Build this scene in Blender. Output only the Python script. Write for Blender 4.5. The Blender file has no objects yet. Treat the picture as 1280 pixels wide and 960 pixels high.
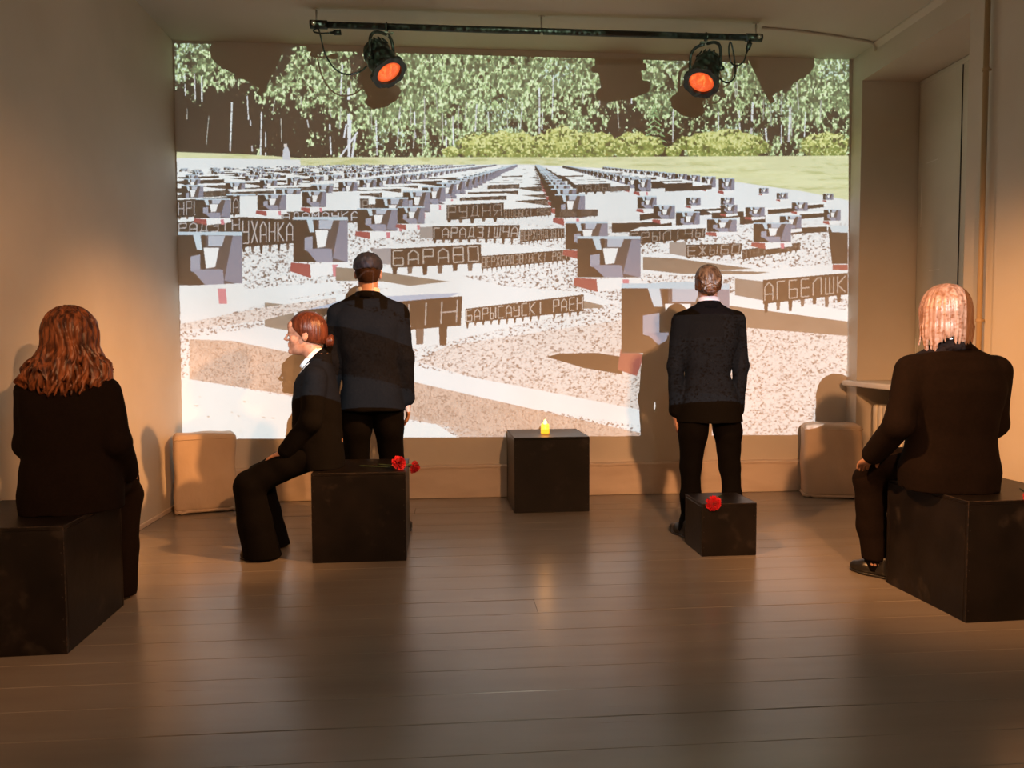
import bpy, bmesh, math, random
import numpy as np
from mathutils import Vector, Matrix

scene = bpy.context.scene
col = scene.collection
random.seed(7)
rng = np.random.default_rng(11)

# ------------------------------------------------------------------ camera
YAW, PITCH, ROLL = 0.0836, 0.0518, -0.0038
CAM_H = 1.17
FPX = 960.0
D, XL, XR, ZC = 5.85, -1.962, 3.157, 3.369          # back wall, left wall, right wall, ceiling
YB = -2.6                                            # wall behind the audience

def cam_basis():
    f = Vector((math.sin(YAW) * math.cos(PITCH), math.cos(YAW) * math.cos(PITCH), -math.sin(PITCH)))
    r = Vector((math.cos(YAW), -math.sin(YAW), 0.0))
    u = r.cross(f)
    c, s = math.cos(ROLL), math.sin(ROLL)
    return c * r + s * u, -s * r + c * u, f

CR, CU, CF = cam_basis()
cam_data = bpy.data.cameras.new('camera')
cam_data.sensor_width = 36.0
cam_data.lens = 36.0 * FPX / 1280.0
cam_data.clip_start = 0.02
camera = bpy.data.objects.new('camera', cam_data)
col.objects.link(camera)
camera.matrix_world = Matrix(((CR.x, CU.x, -CF.x, 0), (CR.y, CU.y, -CF.y, 0), (CR.z, CU.z, -CF.z, CAM_H), (0, 0, 0, 1)))
scene.camera = camera

# ------------------------------------------------------------------ exposure, world, lamps
scene.view_settings.view_transform = 'Standard'
scene.view_settings.look = 'None'
scene.view_settings.gamma = 1.0
scene.view_settings.use_curve_mapping = False
scene.view_settings.exposure = 0.0
world = bpy.data.worlds.new('world')
scene.world = world
world.use_nodes = True
world.node_tree.nodes['Background'].inputs[0].default_value = (0.9, 0.85, 0.75, 1)
world.node_tree.nodes['Background'].inputs[1].default_value = 0.02

PROJ_POS = Vector((0.55, -1.70, 2.40))               # video projector behind the audience
PROJ_POWER = 3450.0
AMBER = (1.0, 0.44, 0.15)
WARM = (1.0, 0.46, 0.19)

def spot(name, loc, target, power, color, size_deg, blend, radius=0.05):
    l = bpy.data.lights.new(name, 'SPOT')
    l.energy = power
    l.color = color
    l.spot_size = math.radians(size_deg)
    l.spot_blend = blend
    l.shadow_soft_size = radius
    o = bpy.data.objects.new(name, l)
    col.objects.link(o)
    o.location = loc
    o.rotation_euler = (Vector(target) - Vector(loc)).to_track_quat('-Z', 'Y').to_euler()
    return o

# amber floods on a stand among the audience, and the two burning lamps of the bar over the front of the stage
spot('amber_flood_light', (0.92, -0.1, 2.3), (-1.95, 3.75, 0.60), 560.0, WARM, 42, 1.0, 0.045)
spot('amber_flood_light', (1.08, -0.1, 2.3), (2.75, 5.2, 0.25), 720.0, WARM, 44, 1.0, 0.045)
spot('amber_flood_light', (1.00, -0.1, 2.36), (0.60, 5.7, 0.05), 420.0, WARM, 46, 1.0, 0.045)
spot('amber_cross_light', (-0.45, 2.70, 2.835), (3.15, 4.0, 0.25), 800.0, AMBER, 46, 1.0, 0.05)
spot('amber_cross_light', (1.59, 2.70, 2.85), (-1.90, 5.0, 0.25), 1000.0, AMBER, 38, 1.0, 0.05)
# unseen fill lamp, added to raise the ambient light
ceil = bpy.data.lights.new('ambient_fill_light', 'POINT')
ceil.energy = 31.0
ceil.color = (1.0, 0.90, 0.74)
ceil.shadow_soft_size = 0.12
fill_o = bpy.data.objects.new('ambient_fill_light', ceil)
col.objects.link(fill_o)
fill_o.location = (0.5, 0.6, 3.0)

# ------------------------------------------------------------------ small helpers
def tag(o, label=None, cat=None, group=None, kind=None):
    if label: o['label'] = label
    if cat: o['category'] = cat
    if group: o['group'] = group
    if kind: o['kind'] = kind
    return o

def empty(name, loc=(0, 0, 0)):
    o = bpy.data.objects.new(name, None)
    o.empty_display_size = 0.1
    o.location = loc
    col.objects.link(o)
    return o

def mesh_obj(name, verts, faces, mat, parent=None, smooth=False):
    me = bpy.data.meshes.new(name)
    me.from_pydata([tuple(v) for v in verts], [], [tuple(f) for f in faces])
    me.update()
    if smooth:
        for p in me.polygons: p.use_smooth = True
    return link(name, me, mat, parent)

def link(name, me, mat, parent=None):
    o = bpy.data.objects.new(name, me)
    if mat is not None and len(me.materials) == 0: me.materials.append(mat)
    col.objects.link(o)
    if parent is not None:
        o.parent = parent
        o.matrix_parent_inverse = parent.matrix_basis.inverted()
    return o

def bm_obj(name, bm, mat, parent=None, smooth=False):
    me = bpy.data.meshes.new(name)
    bmesh.ops.recalc_face_normals(bm, faces=bm.faces)
    bm.to_mesh(me); bm.free()
    if smooth:
        for p in me.polygons: p.use_smooth = True
    return link(name, me, mat, parent)

def box_bm(x0, y0, z0, x1, y1, z1, bevel=0.0, seg=1):
    bm = bmesh.new()
    bmesh.ops.create_cube(bm, size=1.0)
    for v in bm.verts:
        v.co = Vector(((x0 + x1) / 2 + v.co.x * (x1 - x0), (y0 + y1) / 2 + v.co.y * (y1 - y0), (z0 + z1) / 2 + v.co.z * (z1 - z0)))
    if bevel > 0:
        bmesh.ops.bevel(bm, geom=list(bm.edges), offset=bevel, segments=seg, profile=0.5, affect='EDGES')
    return bm

def tube_geo(path, r, seg=8, caps=True, flat=None):
    """verts, faces of a tube along a list of points; r may be a list; flat=(rx, ry, up) makes a strip."""
    path = [Vector(p) for p in path]
    n = len(path)
    rs = r if isinstance(r, (list, tuple)) else [r] * n
    V, Fc = [], []
    prev = None
    for i, p in enumerate(path):
        t = (path[min(i + 1, n - 1)] - path[max(i - 1, 0)]).normalized()
        if flat:
            a = Vector(flat[2]); a = (a - t * a.dot(t)).normalized()
        elif prev is None:
            a = t.orthogonal().normalized()
        else:
            a = (prev - t * prev.dot(t)).normalized()
        prev = a
        b = t.cross(a)
        for k in range(seg):
            an = 2 * math.pi * (k + (0.5 if flat else 0)) / seg
            if flat: V.append(p + a * (flat[0] * math.cos(an) * 1.414) + b * (flat[1] * math.sin(an) * 1.414))
            else: V.append(p + a * (rs[i] * math.cos(an)) + b * (rs[i] * math.sin(an)))
    for i in range(n - 1):
        for k in range(seg):
            k2 = (k + 1) % seg
            Fc.append((i * seg + k, i * seg + k2, (i + 1) * seg + k2, (i + 1) * seg + k))
    if caps:
        Fc.append(tuple(reversed(range(seg))))
        Fc.append(tuple((n - 1) * seg + k for k in range(seg)))
    return V, Fc

def lathe_geo(profile, seg=24, frame=None):
    """profile = [(radius, height)], around local z; frame = Matrix 4x4"""
    V, Fc = [], []
    for (r, z) in profile:
        for k in range(seg):
            an = 2 * math.pi * k / seg
            V.append(Vector((r * math.cos(an), r * math.sin(an), z)))
    for i in range(len(profile) - 1):
        for k in range(seg):
            k2 = (k + 1) % seg
            Fc.append((i * seg + k, i * seg + k2, (i + 1) * seg + k2, (i + 1) * seg + k))
    if profile[0][0] > 1e-5: Fc.append(tuple(reversed(range(seg))))
    if profile[-1][0] > 1e-5: Fc.append(tuple((len(profile) - 1) * seg + k for k in range(seg)))
    if frame is not None: V = [frame @ v for v in V]
    return V, Fc

def smooth_path(pts, n=8):
    """Catmull-Rom through points"""
    P = [Vector(p) for p in pts]
    P = [P[0] * 2 - P[1]] + P + [P[-1] * 2 - P[-2]]
    out = []
    for i in range(1, len(P) - 2):
        for k in range(n):
            t = k / n
            a, b, c, d = P[i - 1], P[i], P[i + 1], P[i + 2]
            out.append(0.5 * ((2 * b) + (c - a) * t + (2 * a - 5 * b + 4 * c - d) * t * t + (3 * b - a - 3 * c + d) * t * t * t))
    out.append(P[-2])
    return out

# ------------------------------------------------------------------ materials
def material(name, color, rough=0.6, spec=0.5, metallic=0.0, noise=None, bump=None, coat=0.0, sheen=0.0, emit=None, wear=None):
    """noise=(scale xyz, color2, lo, hi, detail); bump=(scale xyz, strength, distance); wear=(color, scale, lo, hi)"""
    m = bpy.data.materials.new(name)
    m.use_nodes = True
    nt = m.node_tree
    b = nt.nodes['Principled BSDF']
    b.inputs['Roughness'].default_value = rough
    b.inputs['Specular IOR Level'].default_value = spec
    b.inputs['Metallic'].default_value = metallic
    b.inputs['Coat Weight'].default_value = coat
    b.inputs['Sheen Weight'].default_value = sheen
    b.inputs['Base Color'].default_value = (*color, 1)
    tc = nt.nodes.new('ShaderNodeTexCoord')
    def noise_tex(scale, detail=4.0):
        mp = nt.nodes.new('ShaderNodeMapping')
        mp.inputs['Scale'].default_value = scale
        nt.links.new(tc.outputs['Object'], mp.inputs['Vector'])
        n = nt.nodes.new('ShaderNodeTexNoise')
        n.inputs['Scale'].default_value = 1.0
        n.inputs['Detail'].default_value = detail
        nt.links.new(mp.outputs['Vector'], n.inputs['Vector'])
        return n
    cur = None
    if noise:
        n = noise_tex(noise[0], noise[4] if len(noise) > 4 else 4.0)
        cr = nt.nodes.new('ShaderNodeValToRGB')
        cr.color_ramp.elements[0].position = noise[2]
        cr.color_ramp.elements[1].position = noise[3]
        cr.color_ramp.elements[0].color = (*color, 1)
        cr.color_ramp.elements[1].color = (*noise[1], 1)
        nt.links.new(n.outputs['Fac'], cr.inputs['Fac'])
        cur = cr.outputs['Color']
    if wear:
        n = noise_tex(wear[1], 6.0)
        mr = nt.nodes.new('ShaderNodeMapRange')
        mr.inputs['From Min'].default_value = wear[2]
        mr.inputs['From Max'].default_value = wear[3]
        nt.links.new(n.outputs['Fac'], mr.inputs['Value'])
        mx = nt.nodes.new('ShaderNodeMix')
        mx.data_type = 'RGBA'
        nt.links.new(mr.outputs['Result'], mx.inputs['Factor'])
        if cur is not None: nt.links.new(cur, mx.inputs['A'])
        else: mx.inputs['A'].default_value = (*color, 1)
        mx.inputs['B'].default_value = (*wear[0], 1)
        cur = mx.outputs['Result']
    if cur is not None: nt.links.new(cur, b.inputs['Base Color'])
    if bump:
        n = noise_tex(bump[0], 5.0)
        bp = nt.nodes.new('ShaderNodeBump')
        bp.inputs['Strength'].default_value = bump[1]
        bp.inputs['Distance'].default_value = bump[2]
        nt.links.new(n.outputs['Fac'], bp.inputs['Height'])
        nt.links.new(bp.outputs['Normal'], b.inputs['Normal'])
    if emit:
        b.inputs['Emission Color'].default_value = (*emit[0], 1)
        b.inputs['Emission Strength'].default_value = emit[1]
    return m

M = {}
M['wall'] = material('wall_paint', (0.64, 0.575, 0.495), 0.75, 0.3, noise=((1.3, 1.3, 1.3), (0.58, 0.515, 0.435), 0.35, 0.7), bump=((9, 9, 9), 0.25, 0.01))
M['wall_side'] = material('side_wall_paint', (0.61, 0.545, 0.455), 0.62, 0.35, noise=((1.7, 1.7, 1.7), (0.55, 0.485, 0.395), 0.35, 0.7), bump=((5, 5, 5), 0.3, 0.012))
M['ceiling'] = material('ceiling_paint', (0.58, 0.54, 0.46), 0.8, 0.2, noise=((0.9, 0.9, 0.9), (0.52, 0.48, 0.40), 0.35, 0.7), bump=((4, 4, 4), 0.15, 0.01))
M['plinth'] = material('plinth_paint', (0.66, 0.535, 0.425), 0.55, 0.4, noise=((3, 3, 9), (0.56, 0.44, 0.34), 0.4, 0.75), bump=((7, 7, 7), 0.3, 0.01))
M['plank'] = material('floor_paint', (0.25, 0.212, 0.175), 0.25, 0.75, noise=((1.0, 6.0, 1.0), (0.215, 0.18, 0.145), 0.35, 0.7),
                      bump=((2.2, 26.0, 4.0), 0.22, 0.003), wear=((0.15, 0.11, 0.08), (3.0, 40.0, 3.0), 0.69, 0.76))
M['subfloor'] = material('subfloor_dark', (0.05, 0.038, 0.03), 0.8)
M['black_wood'] = material('black_painted_plywood', (0.0056, 0.0040, 0.0034), 0.40, 0.28, noise=((6, 6, 6), (0.012, 0.0085, 0.007), 0.4, 0.7),
                           bump=((30, 30, 30), 0.2, 0.003), wear=((0.035, 0.027, 0.022), (9, 9, 9), 0.60, 0.78))
M['worn_edge'] = material('worn_plywood_edge', (0.06, 0.038, 0.025), 0.6, noise=((60, 60, 60), (0.014, 0.010, 0.009), 0.42, 0.52))
M['suit'] = material('black_suit_cloth', (0.0042, 0.0037, 0.0036), 0.9, 0.07, noise=((90, 90, 90), (0.0058, 0.0050, 0.0047), 0.3, 0.7), bump=((14, 14, 9), 0.35, 0.01))
M['trousers'] = material('black_trouser_cloth', (0.0034, 0.0029, 0.0028), 0.9, 0.06, noise=((90, 90, 90), (0.0048, 0.0040, 0.0038), 0.3, 0.7), bump=((11, 11, 5), 0.35, 0.01))
M['brown_suit'] = material('dark_brown_suit_cloth', (0.0058, 0.0034, 0.0026), 0.9, 0.08, noise=((80, 80, 80), (0.0085, 0.0048, 0.0036), 0.3, 0.7), bump=((12, 12, 8), 0.35, 0.01))
M['shirt'] = material('white_shirt_cloth', (0.80, 0.79, 0.76), 0.7, 0.3)
M['skin'] = material('skin', (0.50, 0.27, 0.185), 0.5, 0.4, noise=((25, 25, 25), (0.44, 0.22, 0.145), 0.4, 0.75))
M['shoe'] = material('black_shoe_leather', (0.012, 0.011, 0.010), 0.35, 0.5, bump=((40, 40, 40), 0.1, 0.002))
M['eye'] = material('eye_dark', (0.06, 0.045, 0.04), 0.2, 0.5)
def hair_mat(name, c1, c2, rough=0.38):
    return material(name, c1, rough, 0.35, noise=((70, 70, 9), c2, 0.38, 0.66, 3.0), bump=((130, 130, 10), 0.6, 0.004))
M['hair_auburn'] = hair_mat('auburn_hair', (0.040, 0.011, 0.004), (0.27, 0.088, 0.033))
M['hair_red'] = hair_mat('red_brown_hair', (0.062, 0.016, 0.007), (0.125, 0.033, 0.013))
M['hair_brown'] = hair_mat('light_brown_hair', (0.045, 0.018, 0.008), (0.15, 0.068, 0.031))
M['hair_dark'] = hair_mat('dark_brown_hair', (0.012, 0.007, 0.005), (0.022, 0.012, 0.008), 0.65)
M['hair_blond'] = hair_mat('blond_hair', (0.165, 0.080, 0.045), (0.27, 0.155, 0.100))
M['fabric'] = material('beige_slipcover', (0.58, 0.44, 0.32), 0.85, 0.2, noise=((5, 5, 5), (0.52, 0.39, 0.28), 0.35, 0.7), bump=((7, 7, 4), 0.5, 0.02))
M['black_metal'] = material('black_lamp_metal', (0.012, 0.012, 0.011), 0.45, 0.5, noise=((18, 18, 18), (0.022, 0.022, 0.019), 0.4, 0.7))
M['can_metal'] = material('dark_green_black_can', (0.020, 0.022, 0.018), 0.38, 0.5, metallic=0.3)
M['steel'] = material('bright_steel', (0.55, 0.53, 0.48), 0.3, 0.5, metallic=0.9)
M['cable'] = material('black_cable_rubber', (0.010, 0.010, 0.010), 0.5)
M['gel'] = material('glowing_orange_gel', (0.75, 0.12, 0.03), 0.3, noise=((60, 60, 60), (0.85, 0.20, 0.06), 0.4, 0.65), emit=((1.0, 0.125, 0.030), 0.75))
M['lens_off'] = material('lamp_lens_glass', (0.25, 0.12, 0.05), 0.25)
M['rad'] = material('radiator_enamel', (0.68, 0.60, 0.46), 0.4, 0.5)
M['sill'] = material('window_sill_paint', (0.66, 0.60, 0.52), 0.45, 0.5, noise=((4, 4, 4), (0.58, 0.52, 0.44), 0.4, 0.7))
M['blind'] = material('window_blind_cloth', (0.66, 0.63, 0.53), 0.7, 0.3, noise=((2, 2, 2), (0.60, 0.57, 0.47), 0.35, 0.7))
M['tape'] = material('shiny_clear_tape', (0.85, 0.83, 0.75), 0.2, 0.5)
M['pipe'] = material('heating_pipe_paint', (0.42, 0.29, 0.15), 0.42, 0.5)
M['sock'] = material('black_sock', (0.006, 0.005, 0.005), 0.9, 0.1)
M['stubble'] = material('cropped_hair', (0.030, 0.015, 0.010), 0.8, 0.1, noise=((200, 200, 200), (0.055, 0.028, 0.018), 0.4, 0.7))
M['petal'] = material('red_carnation_petal', (0.62, 0.010, 0.022), 0.6, 0.3, noise=((60, 60, 60), (0.46, 0.005, 0.012), 0.4, 0.7), sheen=0.1)
M['stem'] = material('green_stem', (0.06, 0.10, 0.05), 0.6)
M['candle'] = material('glowing_candle_wax', (0.9, 0.45, 0.08), 0.5, emit=((1.0, 0.30, 0.015), 2.2))
M['flame'] = material('candle_flame', (1.0, 0.75, 0.2), 0.5, emit=((1.0, 0.62, 0.08), 9.0))
# ------------------------------------------------------------------ the projected picture, painted with numpy
# (a sunlit memorial field in front of a birch wood), then thrown on the wall by the projector lamp
PX0, PY0, PX1, PY1, SS = 208, 44, 1072, 556, 2
PW, PH = (PX1 - PX0) * SS, (PY1 - PY0) * SS
pic = np.zeros((PH, PW, 3), np.float32)
gx_, gy_ = np.meshgrid(np.arange(PW) / SS + PX0, np.arange(PH) / SS + PY0)

def lin(c):
    c = np.asarray(c, np.float32) / 255.0
    return np.where(c <= 0.04045, c / 12.92, ((c + 0.055) / 1.055) ** 2.4)

def vnoise(cell_x, cell_y, seed):
    r = np.random.default_rng(seed)
    nx, ny = int(PW / SS / cell_x) + 3, int(PH / SS / cell_y) + 3
    g = r.random((ny, nx)).astype(np.float32)
    x = (gx_[0] - PX0) / cell_x; y = (gy_[:, 0] - PY0) / cell_y
    ix, iy = x.astype(int), y.astype(int)
    fx, fy = x - ix, y - iy
    fx = fx * fx * (3 - 2 * fx); fy = fy * fy * (3 - 2 * fy)
    a = g[iy][:, ix] * (1 - fx) + g[iy][:, ix + 1] * fx
    b = g[iy + 1][:, ix] * (1 - fx) + g[iy + 1][:, ix + 1] * fx
    return a * (1 - fy)[:, None] + b * fy[:, None]

def sstep(a, b, x):
    t = np.clip((x - a) / (b - a), 0, 1)
    return t * t * (3 - 2 * t)

def paint(mask, c):
    m = np.clip(mask, 0, 1)[..., None]
    pic[:] = pic * (1 - m) + lin(c) * m

def poly(pts, c, tex=None):
    xs = [p[0] for p in pts]; ys = [p[1] for p in pts]
    i0 = max(0, int((min(xs) - PX0) * SS) - 1); i1 = min(PW, int((max(xs) - PX0) * SS) + 2)
    j0 = max(0, int((min(ys) - PY0) * SS) - 1); j1 = min(PH, int((max(ys) - PY0) * SS) + 2)
    if i1 <= i0 or j1 <= j0: return
    X = gx_[j0:j1, i0:i1]; Y = gy_[j0:j1, i0:i1]
    ins = np.zeros(X.shape, bool)
    n = len(pts)
    for k in range(n):
        x0, y0 = pts[k]; x1, y1 = pts[(k + 1) % n]
        if y0 == y1: continue
        ins ^= ((y0 > Y) != (y1 > Y)) & (X < (x1 - x0) * (Y - y0) / (y1 - y0) + x0)
    cc = lin(c)
    if tex is not None: pic[j0:j1, i0:i1][ins] = (tex[j0:j1, i0:i1][ins])[:, None] * cc
    else: pic[j0:j1, i0:i1][ins] = cc

def line(x0, y0, x1, y1, w, c, w2=None):
    dx, dy = x1 - x0, y1 - y0
    L = math.hypot(dx, dy) or 1.0
    nx, ny = -dy / L * 0.5, dx / L * 0.5
    w2 = w if w2 is None else w2
    poly([(x0 + nx * w, y0 + ny * w), (x1 + nx * w2, y1 + ny * w2), (x1 - nx * w2, y1 - ny * w2), (x0 - nx * w, y0 - ny * w)], c)

BLK = (0, 0, 0)
# --- the wood
n1 = vnoise(30, 27, 1); n2 = vnoise(9, 11, 2); n3 = vnoise(3.0, 4.4, 3); n4 = vnoise(1.5, 2.1, 4); n5 = vnoise(70, 44, 5)
den = 0.62 + 0.35 * sstep(380, 560, gx_) - 0.30 * sstep(730, 800, gx_) * (1 - sstep(960, 1010, gx_)) * sstep(60, 150, gy_)
den -= 0.55 * sstep(120, 170, gy_) * (1 - 0.35 * sstep(400, 500, gx_)) 
den -= 0.42 * (1 - sstep(225, 390, gx_)) * sstep(80, 130, gy_)
fol = 0.30 * n1 + 0.28 * n2 + 0.28 * n3 + 0.18 * n4 + 0.10 * n5
thr = 0.74 - 0.39 * den
leaf = sstep(thr, thr + 0.10, fol)
paint(leaf * 0.95, (110, 130, 92))
paint(leaf * sstep(0.42, 0.62, n3 * 0.55 + n4 * 0.45) * 0.95, (178, 206, 146))
paint(leaf * sstep(0.58, 0.74, n3 * 0.45 + n4 * 0.55), (226, 242, 200))
paint(leaf * sstep(0.66, 0.80, n4) * sstep(0.62, 0.8, n5) * 0.7, (205, 228, 226))
paint(leaf * sstep(0.60, 0.72, vnoise(2.4, 3.4, 71)) * 0.85, (44, 56, 38))
# trunks
tr = np.random.default_rng(21)
for x, y0, y1, w in [(231, 95, 120, 1.4), (243, 92, 125, 1.8), (252, 95, 128, 2.2), (290, 128, 190, 2.6), (309, 120, 150, 1.8), (313, 150, 190, 2.2),
                     (327, 140, 195, 2.4), (332, 165, 197, 2), (384, 150, 160, 1.6), (412, 155, 194, 2.4), (428, 80, 120, 2.4), (436, 110, 190, 4.0),
                     (470, 150, 195, 2.2), (500, 140, 190, 1.6), (518, 140, 182, 2.6), (530, 150, 182, 1.6), (557, 150, 185, 2.4), (566, 145, 182, 2.4),
                     (596, 130, 165, 2.0), (610, 140, 160, 1.4), (674, 110, 172, 2.6), (678, 140, 168, 1.6), (653, 130, 170, 1.4), (692, 80, 150, 1.4),
                     (790, 110, 130, 1.8), (898, 140, 166, 2), (924, 138, 164, 2), (941, 128, 168, 3), (957, 160, 190, 2.8), (953, 165, 186, 1.6),
                     (977, 150, 180, 1.6), (988, 135, 178, 3.6), (1007, 140, 180, 1.4), (842, 125, 175, 1.4)]:
    lean = tr.normal(0, 2.0)
    segs = 5
    for k in range(segs):
        if tr.random() < 0.16: continue
        a, b = k / segs, (k + 0.92) / segs
        line(x + lean * a, y0 + (y1 - y0) * a, x + lean * b, y0 + (y1 - y0) * b, w * 0.8, (226, 232, 236) if tr.random() < 0.75 else (196, 196, 200))
for k in range(34):
    x = tr.uniform(222, 1058); y0 = tr.uniform(95, 165); w = tr.uniform(0.6, 1.3)
    line(x, y0, x + tr.normal(0, 1.5), y0 + tr.uniform(10, 38), w, (186, 188, 182))
# leaning birch at the edge of the wood
for a in ((447, 165, 424, 198, 2.2), (438, 150, 436, 196, 3.2), (444, 170, 440, 198, 2.6), (433, 155, 430, 172, 2.2)):
    line(*a[:4], a[4], (224, 228, 238))
# small fir
for k in range(9):
    y = 122 + k * 7
    line(818 - 2.2 * k, y + 7, 818, y, 1.5, (150, 184, 128)); line(818 + 2.2 * k, y + 7, 818, y, 1.5, (128, 164, 108))
# bushes
def bush(cx, cy, rx, ry, seed):
    n = vnoise(5.5, 5.0, seed); m_ = vnoise(2.0, 2.0, seed + 50)
    d = ((gx_ - cx) / rx) ** 2 + ((gy_ - cy) / ry) ** 2 + (n - 0.5) * 0.7
    m = (1 - sstep(0.85, 1.05, d)) * (gy_ < 197)
    paint(m, (122, 140, 62))
    lit = sstep(0.38, 0.66, n * 0.5 + m_ * 0.5 + (cy - gy_) / ry * 0.22)
    paint(m * lit, (198, 204, 122))
    paint(m * sstep(0.62, 0.8, m_ + (cy - gy_) / ry * 0.15) * 0.8, (226, 230, 166))
    paint(m * (1 - sstep(0.20, 0.36, n * 0.5 + m_ * 0.5)) * 0.9, (62, 62, 34))
for k, b in enumerate([(632, 184, 62, 20), (700, 180, 30, 22), (744, 182, 32, 18), (796, 184, 34, 18), (905, 182, 56, 20), (1032, 182, 32, 16), (563, 190, 11, 7), (842, 190, 10, 8)]):
    bush(*b, 100 + k)
# --- the ground
grass_top = np.interp(gx_, [208, 300, 376, 430, 560, 700, 860, 1072], [189, 192, 197, 196, 196, 196, 195, 194])
gr = sstep(0, 1.2, gy_ - grass_top)
paint(gr, (216, 219, 176))
paint(gr * sstep(0.5, 0.75, vnoise(40, 3.0, 8) * 0.6 + vnoise(9, 1.6, 9) * 0.4), (192, 197, 142))
paint(gr * sstep(0.55, 0.8, vnoise(60, 4, 10)) * 0.6, (232, 234, 190))
# the field: pale gravel and slabs
fld_top = np.interp(gx_, [208, 230, 375, 376, 480, 660, 760, 900, 1000, 1072], [197, 197, 199, 207, 206, 205, 210, 224, 238, 252])
fld = sstep(0, 1.0, gy_ - fld_top)
paint(fld, (228, 233, 238))
grav = vnoise(1.5, 1.2, 12) * 0.5 + vnoise(2.6, 1.9, 13) * 0.5
gmask = fld * sstep(270, 300, gy_)
paint(gmask * (1 - sstep(0.34, 0.44, grav)) * 0.85, (150, 138, 138))
paint(gmask * sstep(0.62, 0.75, grav) * 0.5, (246, 240, 238))
paint(gmask * (1 - sstep(0.26, 0.33, grav)) * 0.8, (70, 56, 52))
# visitor on the path
poly([(353, 199), (354, 188), (356, 184), (360, 184), (362, 190), (363, 200)], (206, 210, 222)); poly([(355, 184), (355, 180), (359, 180), (359, 184)], (222, 214, 210))

def g2(g, h, s): return (665 + g * s, 200 + s - h * s)
TM_DARK = [(0, .03), (.26, .03), (.30, .31), (.39, .31), (.37, .03), (.43, .03), (.43, 1.0), (0, .98)]
TM = [((.24, .03), (.35, .03), (.38, .31), (.30, .31), (196, 214, 228)),
      ((.47, .04), (.73, .04), (.73, .24), (.47, .24), (176, 186, 204)),
      ((.40, .27), (.64, .27), (.58, .64), (.44, .67), (238, 240, 244)),
      ((.20, .44), (.35, .40), (.35, .78), (.20, .72), (150, 156, 176)),
      ((.22, .69), (.70, .69), (.72, 1.0), (.43, 1.0), (138, 142, 164)),
      ((.73, .05), (.85, .05), (.70, .70), (.58, .66), (66, 60, 62)),
      ((.85, .05), (1.0, .05), (1.0, 1.0), (.72, .90), (122, 126, 148))]
def monument(x0, y0, x1, y1, base=True, lod=0):
    w, h = x1 - x0, y1 - y0
    f = lambda p: (x0 + p[0] * w, y0 + p[1] * h)
    if base:
        poly([f((-.05, 1.0)), f((.30, 1.04)), f((.32, 1.36)), f((-.07, 1.2))], (150, 62, 66))
        poly([f((.30, 1.04)), f((1.0, .98)), f((1.03, 1.2)), f((.32, 1.36))], (236, 238, 242))
        if lod < 2: poly([f((.71, 1.05)), f((.81, 1.05)), f((.82, 1.32)), f((.73, 1.32))], (206, 120, 136))
    poly([f((0, 0)), f((1, 0)), f((1, 1)), f((0, 1))], (70, 66, 74))
    poly([f((-.0, -.035)), f((1.0, -.035)), f((1.0, .04)), f((0, .03))], (188, 208, 224))
    poly([f(p) for p in TM_DARK], BLK)
    for q in TM:
        poly([f(p) for p in q[:4]], q[4])

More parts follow.
